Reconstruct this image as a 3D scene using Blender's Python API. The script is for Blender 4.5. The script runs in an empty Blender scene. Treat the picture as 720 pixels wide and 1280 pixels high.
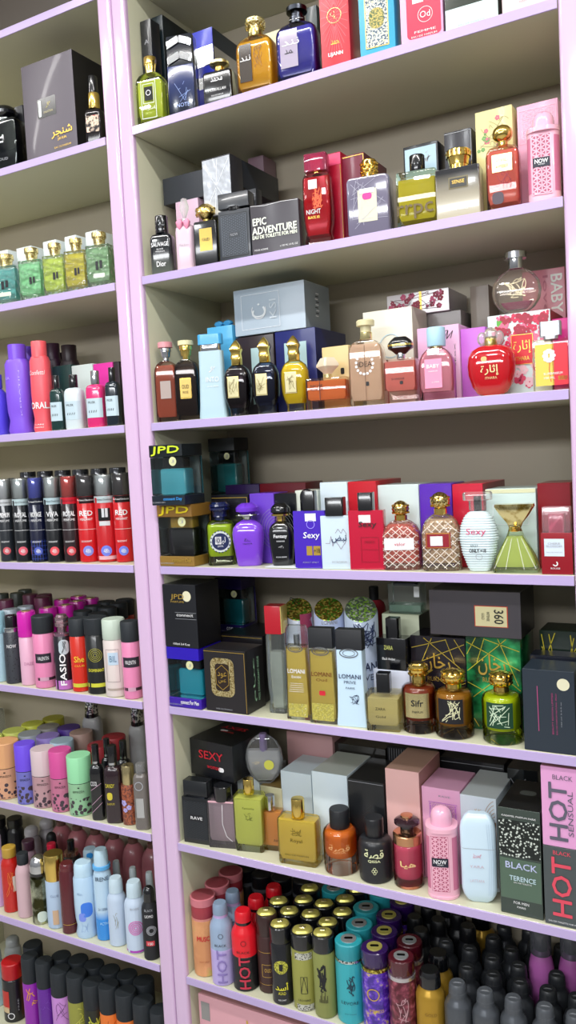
import bpy, math, random
from mathutils import Vector, Matrix
scn = bpy.context.scene
COL = scn.collection
R = math.radians
RNG = random.Random(7)

# ---------------------------------------------------------------- camera (a person standing right of the middle, turned left)
YAW, PITCH, ROLL = .5113, -.0674, .0529
CAM = Vector((1.0936, -1.3857, .2342)); FPX = 1043.9
RM = Matrix.Rotation(YAW, 3, 'Z') @ Matrix.Rotation(PITCH, 3, 'X') @ Matrix.Rotation(ROLL, 3, 'Y')
RT = RM.transposed()
def proj(x, y, z):
    v = RT @ (Vector((x, y, z)) - CAM)
    return 360 + FPX * v.x / v.y, 640 - FPX * v.z / v.y
def on_plane(px, py, z):
    d = RM @ Vector(((px - 360) / FPX, 1, -(py - 640) / FPX)); t = (z - CAM.z) / d.z
    return CAM + d * t

# ---------------------------------------------------------------- materials
def lin(h):
    if not isinstance(h, str): return tuple(h)[:3] + (1,)
    h = h.lstrip('#')
    c = [int(h[i:i + 2], 16) / 255 for i in (0, 2, 4)]
    return tuple(x / 12.92 if x <= .04045 else ((x + .055) / 1.055) ** 2.4 for x in c) + (1,)
_m = {}
def newmat(key):
    m = bpy.data.materials.new(key); m.use_nodes = True; nt = m.node_tree; nt.nodes.clear()
    out = nt.nodes.new('ShaderNodeOutputMaterial'); return m, nt, out
def M(col, rough=.4, metal=0, coat=0, spec=.5, bump=0, bscale=60):
    key = ('M', col, rough, metal, coat, spec, bump, bscale)
    if key in _m: return _m[key]
    m, nt, out = newmat('surface_%d' % len(_m))
    p = nt.nodes.new('ShaderNodeBsdfPrincipled')
    p.inputs['Base Color'].default_value = lin(col); p.inputs['Roughness'].default_value = rough
    p.inputs['Metallic'].default_value = metal; p.inputs['Coat Weight'].default_value = coat
    p.inputs['Coat Roughness'].default_value = .06; p.inputs['Specular IOR Level'].default_value = spec
    if bump:
        tc = nt.nodes.new('ShaderNodeTexCoord'); n = nt.nodes.new('ShaderNodeTexNoise'); b = nt.nodes.new('ShaderNodeBump')
        n.inputs['Scale'].default_value = bscale; b.inputs['Strength'].default_value = bump; b.inputs['Distance'].default_value = .004
        nt.links.new(tc.outputs['Object'], n.inputs['Vector']); nt.links.new(n.outputs['Fac'], b.inputs['Height'])
        nt.links.new(b.outputs['Normal'], p.inputs['Normal'])
    nt.links.new(p.outputs[0], out.inputs[0]); _m[key] = m; return m
def NM(c1, c2, scale=40, rough=.5, c3=None, metal=0, kind='noise', coat=0, pos=(.42, .58)):
    """two or three tone procedural pattern (marbling, glitter, florals)"""
    key = ('N', c1, c2, scale, rough, c3, metal, kind, coat, pos)
    if key in _m: return _m[key]
    m, nt, out = newmat('pattern_%d' % len(_m))
    p = nt.nodes.new('ShaderNodeBsdfPrincipled'); p.inputs['Roughness'].default_value = rough; p.inputs['Metallic'].default_value = metal
    p.inputs['Coat Weight'].default_value = coat
    tc = nt.nodes.new('ShaderNodeTexCoord'); r = nt.nodes.new('ShaderNodeValToRGB')
    if kind == 'noise':
        n = nt.nodes.new('ShaderNodeTexNoise'); n.inputs['Detail'].default_value = 5; fac = 'Fac'
    elif kind == 'brick':
        n = nt.nodes.new('ShaderNodeTexBrick'); n.inputs['Color1'].default_value = (1, 1, 1, 1); n.inputs['Color2'].default_value = (1, 1, 1, 1)
        n.inputs['Mortar'].default_value = (0, 0, 0, 1); fac = 'Color'
    else:
        n = nt.nodes.new('ShaderNodeTexVoronoi'); fac = 'Distance' if kind == 'cells' else 'Color'
    n.inputs['Scale'].default_value = scale
    nt.links.new(tc.outputs['Object'], n.inputs['Vector']); nt.links.new(n.outputs[fac], r.inputs['Fac'])
    e = r.color_ramp.elements; e[0].position, e[1].position = pos
    e[0].color = lin(c1); e[1].color = lin(c2)
    if c3: q = r.color_ramp.elements.new(min(1, pos[1] + .12)); q.color = lin(c3)
    nt.links.new(r.outputs['Color'], p.inputs['Base Color']); nt.links.new(p.outputs[0], out.inputs[0]); _m[key] = m; return m
def GR(c1, c2, z0, z1, rough=.15, alpha1=1, alpha2=1, coat=.5):
    """lacquer that fades from one colour to another up the height of a bottle (object space)"""
    key = ('G', c1, c2, round(z0, 3), round(z1, 3), rough)
    if key in _m: return _m[key]
    m, nt, out = newmat('lacquer_%d' % len(_m))
    p = nt.nodes.new('ShaderNodeBsdfPrincipled'); p.inputs['Roughness'].default_value = rough; p.inputs['Coat Weight'].default_value = coat
    tc = nt.nodes.new('ShaderNodeTexCoord'); s = nt.nodes.new('ShaderNodeSeparateXYZ'); mr = nt.nodes.new('ShaderNodeMapRange'); mx = nt.nodes.new('ShaderNodeMix'); mx.data_type = 'RGBA'
    nt.links.new(tc.outputs['Object'], s.inputs[0]); nt.links.new(s.outputs[2], mr.inputs[0])
    mr.inputs[1].default_value = z0; mr.inputs[2].default_value = z1
    nt.links.new(mr.outputs[0], mx.inputs[0]); mx.inputs[6].default_value = lin(c1); mx.inputs[7].default_value = lin(c2)
    nt.links.new(mx.outputs[2], p.inputs['Base Color']); nt.links.new(p.outputs[0], out.inputs[0]); _m[key] = m; return m
def GL(tint='#f4faf6', edge='#8fa8a0', rough=.02, body=0.0, quilt=0):
    """clear bottle glass or clear plastic; tint at the middle, deeper where it is seen edge-on"""
    key = ('GL', tint, edge, rough, body, quilt)
    tl = tuple(v ** .4 for v in lin(tint)[:3]) + (1,); el = tuple(v ** .2 for v in lin(edge)[:3]) + (1,)
    if key in _m: return _m[key]
    m, nt, out = newmat('glass_%d' % len(_m)); N = nt.nodes.new; L = nt.links.new
    tr0 = N('ShaderNodeBsdfTransparent'); rf_ = N('ShaderNodeBsdfRefraction'); rf_.inputs['IOR'].default_value = 1.3; rf_.inputs['Roughness'].default_value = 0
    tr = N('ShaderNodeMixShader'); tr.inputs[0].default_value = .12; L(tr0.outputs[0], tr.inputs[1]); L(rf_.outputs[0], tr.inputs[2]); gl = N('ShaderNodeBsdfGlossy'); gl.inputs['Roughness'].default_value = rough
    gl.inputs['Color'].default_value = (1, 1, 1, 1)
    lw = N('ShaderNodeLayerWeight'); lw.inputs['Blend'].default_value = .28; mx = N('ShaderNodeMix'); mx.data_type = 'RGBA'
    L(lw.outputs['Facing'], mx.inputs[0]); mx.inputs[6].default_value = tl; mx.inputs[7].default_value = el
    L(mx.outputs[2], tr0.inputs['Color']); L(mx.outputs[2], rf_.inputs['Color'])
    fr = N('ShaderNodeFresnel'); fr.inputs['IOR'].default_value = 1.5
    a = N('ShaderNodeMixShader'); L(fr.outputs[0], a.inputs[0]); L(tr.outputs[0], a.inputs[1]); L(gl.outputs[0], a.inputs[2])
    last = a
    if body:
        df = N('ShaderNodeBsdfDiffuse'); df.inputs['Color'].default_value = lin(tint); b = N('ShaderNodeMixShader'); b.inputs[0].default_value = body
        L(a.outputs[0], b.inputs[1]); L(df.outputs[0], b.inputs[2]); last = b
    if quilt:
        tc = N('ShaderNodeTexCoord'); vo = N('ShaderNodeTexVoronoi'); vo.inputs['Scale'].default_value = quilt; bp = N('ShaderNodeBump')
        bp.inputs['Strength'].default_value = 1; bp.inputs['Distance'].default_value = .006
        L(tc.outputs['Object'], vo.inputs['Vector']); L(vo.outputs['Distance'], bp.inputs['Height'])
        for n in (gl, fr, lw): L(bp.outputs['Normal'], n.inputs['Normal'])
    L(last.outputs[0], out.inputs[0]); _m[key] = m; return m
def LQ(col, dens=.6, deep=None, rough=.12):
    """coloured perfume: part clear, part body colour brightened to look lit through"""
    key = ('LQ', col, dens, deep, rough)
    if key in _m: return _m[key]
    dens = min(.95, dens + .12)
    def up(h):
        c_ = lin(h)[:3]; g_ = min(1.8, .96 / max(max(c_), 1e-3)); return tuple(v * g_ for v in c_)
    dark = max(lin(col)[:3]) < .06
    if not dark: col = up(col); deep = up(deep) if deep else None
    m, nt, out = newmat('liquid_%d' % len(_m)); N = nt.nodes.new; L = nt.links.new
    tr = N('ShaderNodeBsdfTransparent'); p = N('ShaderNodeBsdfPrincipled'); p.inputs['Roughness'].default_value = rough
    lw = N('ShaderNodeLayerWeight'); lw.inputs['Blend'].default_value = .3; mx = N('ShaderNodeMix'); mx.data_type = 'RGBA'
    L(lw.outputs['Facing'], mx.inputs[0]); mx.inputs[6].default_value = lin(col)
    c = tuple(.15 * a + .85 * b for a, b in zip(lin(deep), lin(col))) if deep else tuple(v * .75 for v in lin(col)[:3]) + (1,)
    mx.inputs[7].default_value = c; L(mx.outputs[2], p.inputs['Base Color']); tr.inputs['Color'].default_value = tuple(v ** .28 for v in lin(col)[:3]) + (1,)
    tl_ = N('ShaderNodeBsdfTranslucent'); tl_.inputs['Color'].default_value = lin(col); pm = N('ShaderNodeMixShader'); pm.inputs[0].default_value = .0 if dark else .12
    L(p.outputs[0], pm.inputs[1]); L(tl_.outputs[0], pm.inputs[2])
    a = N('ShaderNodeMixShader'); a.inputs[0].default_value = dens; L(tr.outputs[0], a.inputs[1]); L(pm.outputs[0], a.inputs[2])
    L(a.outputs[0], out.inputs[0]); _m[key] = m; return m
GOLD = M('#f0cf72', .17, 1); PGOLD = M('#efe0a4', .24, .9); RGOLD = M('#d9a27a', .2, 1); SILV = M('#d4d6da', .14, 1); GUN = M('#3c3f46', .22, 1)
BLK = M('#0c0d11', .18, 0, .6); BLKM = M('#15171c', .5); BLKR = M('#1c2228', .62); WHT = M('#e9edf2', .3, 0, .3); CLR = GL()
INKW = M('#e8e8ea', .5); INKB = M('#16161a', .5); INKG = M('#dcb756', .3, .7); INKR = M('#c81e30', .5); GREYP = M('#9a9ca2', .5)

# ---------------------------------------------------------------- meshes
def mk(name, V, F, mat, parent, smooth=True, ang=35):
    me = bpy.data.meshes.new(name); me.from_pydata(V, [], F); me.materials.append(mat)
    if smooth:
        me.polygons.foreach_set('use_smooth', [True] * len(me.polygons)); me.set_sharp_from_angle(angle=R(ang))
    me.update(); o = bpy.data.objects.new(name, me); COL.objects.link(o); o.parent = parent; return o
def ringpts(hx, hy, rf, k=7):
    r = max(min(hx, hy) * rf, 1e-5); P = []
    for cx, cy, a0 in ((hx - r, hy - r, 0), (-(hx - r), hy - r, 90), (-(hx - r), -(hy - r), 180), (hx - r, -(hy - r), 270)):
        for i in range(k + 1):
            a = R(a0 + 90 * i / k); P.append((cx + r * math.cos(a), cy + r * math.sin(a)))
    return P
def loft_vf(rings, k=7, cx=0, cy=0):
    V, F = [], []; n = 4 * (k + 1)
    for z, hx, hy, rf in rings: V += [(cx + x, cy + y, z) for x, y in ringpts(max(hx, 1e-5), max(hy, 1e-5), rf, k)]
    for i in range(len(rings) - 1):
        for j in range(n):
            a, b = i * n + j, i * n + (j + 1) % n; F.append((a, b, b + n, a + n))
    F.append(tuple(range(n - 1, -1, -1))); F.append(tuple(range((len(rings) - 1) * n, len(rings) * n))); return V, F
def loft(P, name, rings, mat, k=7, cx=0, cy=0, ang=35):
    V, F = loft_vf(rings, k, cx, cy); return mk(name, V, F, mat, P, True, ang)
def box(P, name, x0, x1, y0, y1, z0, z1, mat, b=.0008):
    hx, hy = (x1 - x0) / 2, (y1 - y0) / 2; b = min(b, hx * .4, hy * .4, (z1 - z0) * .4); rf = b / min(hx, hy)
    return loft(P, name, [(z0, hx - b, hy - b, rf), (z0 + b, hx, hy, rf), (z1 - b, hx, hy, rf), (z1, hx - b, hy - b, rf)], mat, 2, (x0 + x1) / 2, (y0 + y1) / 2)

class Surf:
    """where decoration lies: maps (x, z, offset) on a face to 3-D"""
    def __init__(s, rings=None, D=0, side=None, W=0, H=0, cy=0):
        s.r, s.D, s.side, s.W, s.H, s.cy = rings, D, side, W, H, cy
    def __call__(s, x, z, off=.0005):
        if s.side == 'R': return (s.W / 2 + off, x, z)
        if s.side == 'T': return (x, z, s.H + off)
        if not s.r: return (x, -s.D / 2 - off, z)
        r = s.r
        for a, b in zip(r, r[1:]):
            if z <= b[0] or b is r[-1]:
                t = 0 if b[0] == a[0] else max(0, min(1, (z - a[0]) / (b[0] - a[0])))
                hx, hy, rf = [a[i] + (b[i] - a[i]) * t for i in (1, 2, 3)]; break
        rr = min(hx, hy) * rf; x = max(-hx * .985, min(hx * .985, x)); ax = abs(x)
        y = hy if ax <= hx - rr else hy - rr + math.sqrt(max(0, rr * rr - (ax - hx + rr) ** 2))
        return (x, s.cy - y - off, z)
def plate(P, name, S, x, z, w, h, mat, off=.0005, rf=0, th=None):
    nx = 10 if S.r else 1; nz = 6 if (S.r) else 1; V, F = [], []
    if rf:      # rounded or round label: fan
        pts = [(x, z)] + [(x + a, z + b) for a, b in ringpts(w / 2, h / 2, rf, 8)]
        n = len(pts) - 1; rad = 4; V.append(S(x, z, off))
        for q in range(1, rad + 1): V += [S(x + (a - x) * q / rad, z + (b - z) * q / rad, off) for a, b in pts[1:]]
        F += [(0, 1 + j, 1 + (j + 1) % n) for j in range(n)]
        for q in range(rad - 1):
            F += [(1 + q * n + j, 1 + (q + 1) * n + j, 1 + (q + 1) * n + (j + 1) % n, 1 + q * n + (j + 1) % n) for j in range(n)]
    else:
        for j in range(nz + 1):
            for i in range(nx + 1): V.append(S(x - w / 2 + w * i / nx, z - h / 2 + h * j / nz, off))
        for j in range(nz):
            for i in range(nx): a = j * (nx + 1) + i; F.append((a, a + 1, a + nx + 2, a + nx + 1))
    return mk(name, V, F, mat, P, bool(S.r), 60)
def strokes(P, name, S, polys, w, mat, off=.0009, closed=False):
    V, F = [], []
    for pl in polys:
        pts = list(pl) + ([pl[0]] if closed else [])
        for (x0, z0), (x1, z1) in zip(pts, pts[1:]):
            L = math.hypot(x1 - x0, z1 - z0)
            if L < 1e-7: continue
            nx, nz = -(z1 - z0) / L * w / 2, (x1 - x0) / L * w / 2; n = max(1, int(L / .005)) if S.r else 1
            for i in range(n):
                a, b = i / n, (i + 1) / n; xa, za, xb, zb = x0 + (x1 - x0) * a, z0 + (z1 - z0) * a, x0 + (x1 - x0) * b, z0 + (z1 - z0) * b
                q = len(V); V += [S(xa - nx, za - nz, off), S(xb - nx, zb - nz, off), S(xb + nx, zb + nz, off), S(xa + nx, za + nz, off)]; F.append((q, q + 1, q + 2, q + 3))
    if not V: return
    return mk(name, V, F, mat, P, False)
_tc = {}
def textmesh(s):
    if s in _tc: return _tc[s]
    c = bpy.data.curves.new('t', 'FONT'); c.body = s; c.resolution_u = 2; c.align_x = 'CENTER'
    o = bpy.data.objects.new('t', c); COL.objects.link(o); bpy.context.view_layer.update()
    me = bpy.data.meshes.new_from_object(o.evaluated_get(bpy.context.evaluated_depsgraph_get()))
    V = [tuple(v.co[:2]) for v in me.vertices]; F = [tuple(p.vertices) for p in me.polygons]
    bpy.data.objects.remove(o); bpy.data.curves.remove(c); bpy.data.meshes.remove(me)
    xs = [v[0] for v in V]; ys = [v[1] for v in V]; x0, x1, y0, y1 = min(xs), max(xs), min(ys), max(ys)
    V = [((x - (x0 + x1) / 2) / (x1 - x0), (y - (y0 + y1) / 2) / (y1 - y0)) for x, y in V]
    _tc[s] = (V, F); return _tc[s]
def fine(V, F, m):
    """split long glyph triangles so lettering can follow a curved surface"""
    V = list(V); out = []; st = [(f[0], f[i], f[i + 1]) for f in F for i in range(1, len(f) - 1)]
    while st:
        t = st.pop(); e = sorted(((math.hypot(V[t[i]][0] - V[t[(i + 1) % 3]][0], V[t[i]][1] - V[t[(i + 1) % 3]][1]), i) for i in range(3)))[-1]
        if e[0] < m or len(V) > 6000: out.append(t); continue
        i = e[1]; a, b, c = t[i], t[(i + 1) % 3], t[(i + 2) % 3]; V.append(((V[a][0] + V[b][0]) / 2, (V[a][1] + V[b][1]) / 2)); k = len(V) - 1
        st += [(a, k, c), (k, b, c)]
    return V, out
def text(P, S, s, x, z, w, h, mat, rot=0, off=.0011, shear=0, bold=0, name='lettering'):
    V0, F0 = textmesh(s)
    if S.r and max(w, h) > .011: V0, F0 = fine([(a * w, b * h) for a, b in V0], F0, .003); V0 = [(a / w, b / h) for a, b in V0]
    c, sn = math.cos(R(rot)), math.sin(R(rot)); V = []; F = []
    for dx, dz in ([(0, 0)] if not bold else [(-bold, 0), (bold, 0), (0, bold), (0, -bold)]):
        q = len(V); off += .00006
        for a, b in V0:
            u, v = (a + shear * b * h / max(w, 1e-6)) * w + dx, b * h + dz
            V.append(S(x + u * c - v * sn, z + u * sn + v * c, off))
        F += [tuple(i + q for i in f) for f in F0]
    o = mk(name, V, F, mat, P, False); return o
def circ(x, z, rx, rz=None, n=28, a0=0, a1=360):
    rz = rz or rx
    return [(x + rx * math.cos(R(a0 + (a1 - a0) * i / n)), z + rz * math.sin(R(a0 + (a1 - a0) * i / n))) for i in range(n + 1)]
def starlat(x, z, w, h, c):
    """six-pointed star lattice strokes clipped to a panel"""
    L = []; s = c
    rows = int(h / (s * .866)) + 2; cols = int(w / s) + 2
    def ok(p): return abs(p[0] - x) <= w / 2 and abs(p[1] - z) <= h / 2
    for j in range(-rows // 2 - 1, rows // 2 + 2):
        for i in range(-cols // 2 - 1, cols // 2 + 2):
            cx, cz = x + (i + (j % 2) / 2) * s, z + j * s * .866
            for k in range(6):
                a = R(60 * k); b = R(60 * k + 60)
                p, q = (cx, cz), (cx + s * math.cos(a) / 2, cz + s * math.sin(a) / 2)
                m_ = (cx + s * .577 * math.cos(R(60 * k + 30)), cz + s * .577 * math.sin(R(60 * k + 30)))
                for A, B in ((p, m_), (q, m_)) if c > 0 else ():
                    if ok(A) and ok(B): L.append([A, B])
    L.append([(x - w / 2, z - h / 2), (x + w / 2, z - h / 2), (x + w / 2, z + h / 2), (x - w / 2, z + h / 2), (x - w / 2, z - h / 2)])
    return L

# ---------------------------------------------------------------- profiles (t up the height, s of the half width)
PROF = {
 'rect': [(0, .95), (.02, 1), (.94, 1), (.985, .97), (1, .93)],
 'brick': [(0, .985), (.015, 1), (.985, 1), (1, .985)],
 'slab': [(0, .93), (.04, 1), (.93, 1), (.98, .96), (1, .88)],
 'shoulder': [(0, .95), (.03, 1), (.80, 1), (.88, .95), (.95, .76), (1, .4)],
 'round': [(0, .94), (.03, 1), (.84, 1), (.92, .94), (.97, .8), (1, .5)],
 'dome': [(0, .95), (.03, 1), (.66, 1), (.78, .94), (.88, .8), (.96, .56), (1, .36)],
 'oval': [(0, .6), (.03, .66), (.14, .66), (.22, .8), (.36, .95), (.6, 1), (.78, .97), (.9, .8), (.97, .52), (1, .36)],
 'bell': [(0, .74), (.03, .79), (.3, .88), (.55, .98), (.7, 1), (.82, .93), (.92, .7), (.98, .4), (1, .3)],
 'flare': [(0, .98), (.02, 1), (.2, .93), (.6, .86), (1, .84)],
 'dress': [(0, .95), (.04, 1), (.12, .98), (.35, .84), (.6, .58), (.8, .36), (.95, .26), (1, .25)],
 'belly': [(0, .5), (.05, .6), (.3, .88), (.55, 1), (.75, .93), (.9, .74), (.97, .55), (1, .4)],
 'waist': [(0, .9), (.05, .98), (.18, .84), (.3, .96), (.5, 1), (.94, .96), (1, .8)],
 'apple': [(0, .42), (.05, .62), (.2, .83), (.42, .97), (.6, 1), (.78, .96), (.9, .82), (.97, .58), (1, .3)],
 'ball': [(0, .3), (.06, .55), (.2, .82), (.4, .98), (.5, 1), (.6, .98), (.8, .82), (.94, .5), (1, .2)],
 'disc': [(0, .3), (.03, .42), (.14, .72), (.3, .93), (.5, 1), (.7, .93), (.86, .72), (.96, .42), (1, .25)],
 'can': [(0, .93), (.012, 1), (.97, 1), (.985, .95), (1, .93)],
 'canneck': [(0, .93), (.012, 1), (.84, 1), (.91, .9), (.96, .72), (1, .66)],
 'pill': [(0, .5), (.03, .74), (.09, .92), (.16, 1), (.84, 1), (.91, .92), (.97, .74), (1, .5)],
 'cyl': [(0, .97), (.04, 1), (.94, 1), (1, .93)],
 'blk': [(0, 1), (.97, 1), (1, .96)],
 'capdome': [(0, 1), (.45, 1), (.68, .92), (.84, .74), (.95, .45), (1, .15)],
 'capball': [(0, .42), (.08, .5), (.16, .74), (.32, .95), (.52, 1), (.72, .9), (.88, .64), (.97, .32), (1, .1)],
 'capcrown': [(0, .72), (.2, .66), (.42, .72), (.46, 1), (.6, 1.04), (.64, .9), (.72, 1.02), (.86, .98), (.9, .8), (1, .7)],
 'capflame': [(0, .9), (.3, .78), (.5, 1), (.7, .8), (.9, .36), (1, .1)],
 'capflat': [(0, .4), (.2, .7), (.34, 1), (.62, 1), (.8, .84), (1, .5)],
 'capstep': [(0, .78), (.2, .8), (.5, .88), (.52, 1), (.94, 1), (1, .94)],
 'capT': [(0, .58), (.5, .6), (.56, .98), (.92, 1), (1, .92)],
 'capfacet': [(0, .3), (.2, .5), (.5, 1), (.62, 1), (1, .6)],
 'capneck': [(0, 1), (.2, 1), (.24, .8), (1, .8)],
 'capslope': [(0, 1), (.5, .98), (.8, .94), (1, .8)],
 'hour': [(0, .36), (.12, .3), (.3, .4), (.6, .74), (.9, 1), (1, .98)],
}
class Item:
    def __init__(s, P, W, D, H, base): s.P, s.W, s.D, s.H, s.base = P, W, D, H, base; s.top = base + H
    def rings(s, prof, z0, z1, w, d, rf):
        return [(z0 + (z1 - z0) * t, w / 2 * q, (d / 2) * (q if rf > .5 or q > .9 else .5 + .5 * q), rf) for t, q in PROF[prof]]
    def body(s, bt=.8, prof='rect', rf=.25, shell=CLR, liq=None, lv=.86, lb=.1, ins=.76, name='glass_body', w=1, k=7):
        H, W, D = s.H, s.W * w, s.D
        rg = s.rings(prof, 0, bt * H, W, D, rf); s.S = Surf(rg); s.bt = bt
        s.b = loft(s.P, name, rg, shell, k)
        if liq:
            q = [(z, hx, hy) for z, hx, hy, _ in rg]; z0, z1 = lb * bt * H, lv * bt * H
            def at(z):
                for a, b in zip(q, q[1:]):
                    if z <= b[0]: t = (z - a[0]) / (b[0] - a[0]); return a[1] + (b[1] - a[1]) * t, a[2] + (b[2] - a[2]) * t
                return q[-1][1:]
            zz = [z0 + (z1 - z0) * i / 9 for i in range(10)]; L = []
            for i, z in enumerate(zz):
                hx, hy = at(z); f = .9 if i in (0,) else 1; m = min(hx, hy) * (1 - ins); L.append((z, max(hx - m, 1e-4) * f, max(hy - m, 1e-4) * f, rf))
            loft(s.P, 'liquid', L, liq, 5)
        return s
    def cap(s, z0, z1, w, mat, kind='cyl', d=None, rf=1, x=0, name='cap', k=7, y=0, smooth=35):
        W = s.W * w; Dd = s.W * w if d is None else s.W * d
        Dd = min(Dd, 2 * s.D)
        rg = [(s.H * (z0 + (z1 - z0) * t), W / 2 * q, Dd / 2 * q, rf) for t, q in PROF[kind]]
        o = loft(s.P, name, rg, mat, k, x * s.W / 2, y); s.CS = Surf(rg); return s
    def knobs(s, z0, z1, w, mat, n=10, rows=2, r=.06):
        V, F = [], []
        for j in range(rows):
            for i in range(n):
                a = 2 * math.pi * (i + .5 * j) / n; rr = s.W * w / 2; z = s.H * (z0 + (z1 - z0) * (j + .5) / rows); q = len(V)
                v, f = loft_vf([(z + s.W * r * t, s.W * r * c, s.W * r * c, 1) for t, c in ((-1, .1), (-.7, .7), (0, 1), (.7, .7), (1, .1))], 1, rr * math.cos(a), rr * math.sin(a))
                V += v; F += [tuple(x + q for x in g) for g in f]
        mk('cap_beading', V, F, mat, s.P, True, 60); return s
    # decoration in fractions: x of half width, z of height, w of width, h of height
    def surf(s, on):
        if on == 'F': return s.S
        if on == 'C': return s.CS
        return Surf(side=on, W=s.W, H=s.H)
    def pl(s, x, z, w, h, mat, rf=0, name='label', off=.0005, on='F'):
        sx = s.D if on == 'R' else s.W; sh = s.D if on == 'T' else s.H
        if on == 'T' : z = z * .5
        if name in ('round_seal', 'white_dot', 'gold_medallion', 'lace_ring', 'navy_label', 'lace_dot', 'yellow_flower'): h = w * sx / sh
        plate(s.P, name, s.surf(on), x * sx / 2, z * sh, w * sx, h * sh, mat, off, rf); return s
    def tx(s, t, x, z, w, h, mat=INKW, rot=0, shear=0, bold=0, on='F', name='lettering', off=.0012):
        sx = s.D if on == 'R' else s.W; sh = s.D if on == 'T' else s.H
        if on == 'T' : z = z * .5
        if rot in (90, -90): w_, h_ = w * sh, h * sx
        else: w_, h_ = w * sx, h * sh
        text(s.P, s.surf(on), t, x * sx / 2, z * sh, w_, h_, mat, rot, off, shear, bold, name); return s
    def st(s, polys, wd, mat, name='line_pattern', on='F', off=.0009, closed=False):
        sx = s.D if on == 'R' else s.W; sh = s.D if on == 'T' else s.H
        g = s.surf(on); polys = [[(a * sx / 2, b * (sh / 2 if on == 'T' else sh)) for a, b in p] for p in polys]
        strokes(s.P, name, g, polys, wd, mat, off, closed); return s
    def ring(s, x, z, r, wd, mat, on='F', name='emblem', a0=0, a1=360, sq=1, off=.0011):
        strokes(s.P, name, s.surf(on), [circ(x * s.W / 2, z * s.H, r * s.W, r * s.W * sq, 28, a0, a1)], wd, mat, off); return s
    def rings_(s, x, z, rs, wd, mat, name='emblem'):
        strokes(s.P, name, s.S, [circ(x * s.W / 2, z * s.H, r * s.W) for r in rs], wd, mat, .0011); return s
    def lat(s, x, z, w, h, c, wd, mat, name='star_lattice', off=.0012):
        strokes(s.P, name, s.S, starlat(x * s.W / 2, z * s.H, w * s.W, h * s.H, c), wd, mat, off); return s
    def scribble(s, x, z, w, h, n, wd, mat, seed=1, name='line_pattern', on='F', curve=0):
        rg = random.Random(seed); P = []
        for i in range(n):
            a = [x + rg.uniform(-w, w), z + rg.uniform(-h / 2, h / 2)]; b = [x + rg.uniform(-w, w), z + rg.uniform(-h / 2, h / 2)]
            if curve:
                m_ = [(a[0] + b[0]) / 2 + rg.uniform(-curve, curve), (a[1] + b[1]) / 2 + rg.uniform(-curve, curve) * h]
                P.append([tuple((1 - t) ** 2 * a[q] + 2 * t * (1 - t) * m_[q] + t * t * b[q] for q in (0, 1)) for t in [i / 8 for i in range(9)]])
            else: P.append([tuple(a), tuple(b)])
        return s.st(P, wd, mat, name, on)
    def shards(s, n, wd, mat, seed=1, name='gold_line_pattern', on='F', z0=.03, z1=.97):
        """straight lines crossing the face edge to edge like cracked glass"""
        rg = random.Random(seed); P = []
        for i in range(n):
            cx, cz = rg.uniform(-.8, .8), rg.uniform(z0, z1); a = rg.choice([35, 60, 110, 140, 20, 75, 160]) + rg.uniform(-9, 9)
            L = rg.uniform(.9, 2.2); dx, dz = math.cos(R(a)) * L, math.sin(R(a)) * L * .7; t0 = t1 = 1.0
            for t in range(20):
                if abs(cx + dx * t0) > .96 or not z0 < cz + dz * t0 < z1: t0 *= .85
                if abs(cx - dx * t1) > .96 or not z0 < cz - dz * t1 < z1: t1 *= .85
            P.append([(cx + dx * t0, cz + dz * t0), (cx - dx * t1, cz - dz * t1)])
        return s.st(P, wd, mat, name, on)
    def blobs(s, x, z, w, h, n, r, mats, seed=1, name='flower_print', on='F'):
        rg = random.Random(seed); sx = s.D if on == 'R' else s.W; g = s.surf(on)
        for mi, mat in enumerate(mats):
            V, F = [], []
            for i in range(n):
                cx, cz = (x + rg.uniform(-w, w)) * sx / 2, (z + rg.uniform(-h / 2, h / 2)) * s.H; rr = rg.uniform(.5, 1) * r; a0 = rg.uniform(0, 6)
                for p in range(5):
                    a = a0 + p * 1.257; px, pz = cx + math.cos(a) * rr * .55, cz + math.sin(a) * rr * .55
                    if abs(px) + rr * .5 > sx / 2 or pz + rr * .5 > s.H or pz < rr * .5: continue
                    q = len(V); V += [g(px + math.cos(t * .9) * rr * .45, pz + math.sin(t * .9) * rr * .45, .0006 + .00015 * mi + .00001 * (i + p)) for t in range(7)]; F.append(tuple(range(q, q + 7)))
            if V: mk(name, V, F, mat, s.P, False)
        return s
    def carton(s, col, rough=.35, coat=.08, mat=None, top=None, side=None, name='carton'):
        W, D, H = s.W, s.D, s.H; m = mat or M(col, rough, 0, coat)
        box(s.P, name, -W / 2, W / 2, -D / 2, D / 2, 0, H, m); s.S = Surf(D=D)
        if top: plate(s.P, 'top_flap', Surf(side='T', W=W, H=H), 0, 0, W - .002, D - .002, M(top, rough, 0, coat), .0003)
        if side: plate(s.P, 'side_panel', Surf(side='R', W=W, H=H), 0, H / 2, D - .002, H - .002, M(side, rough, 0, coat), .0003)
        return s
    def flap(s, mat=None):      # tuck flap line near the top of a carton front
        return s.st([[(-.98, .955), (.98, .955)]], .0006, mat or M('#8a8a8a', .6), 'flap_seam')

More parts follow.
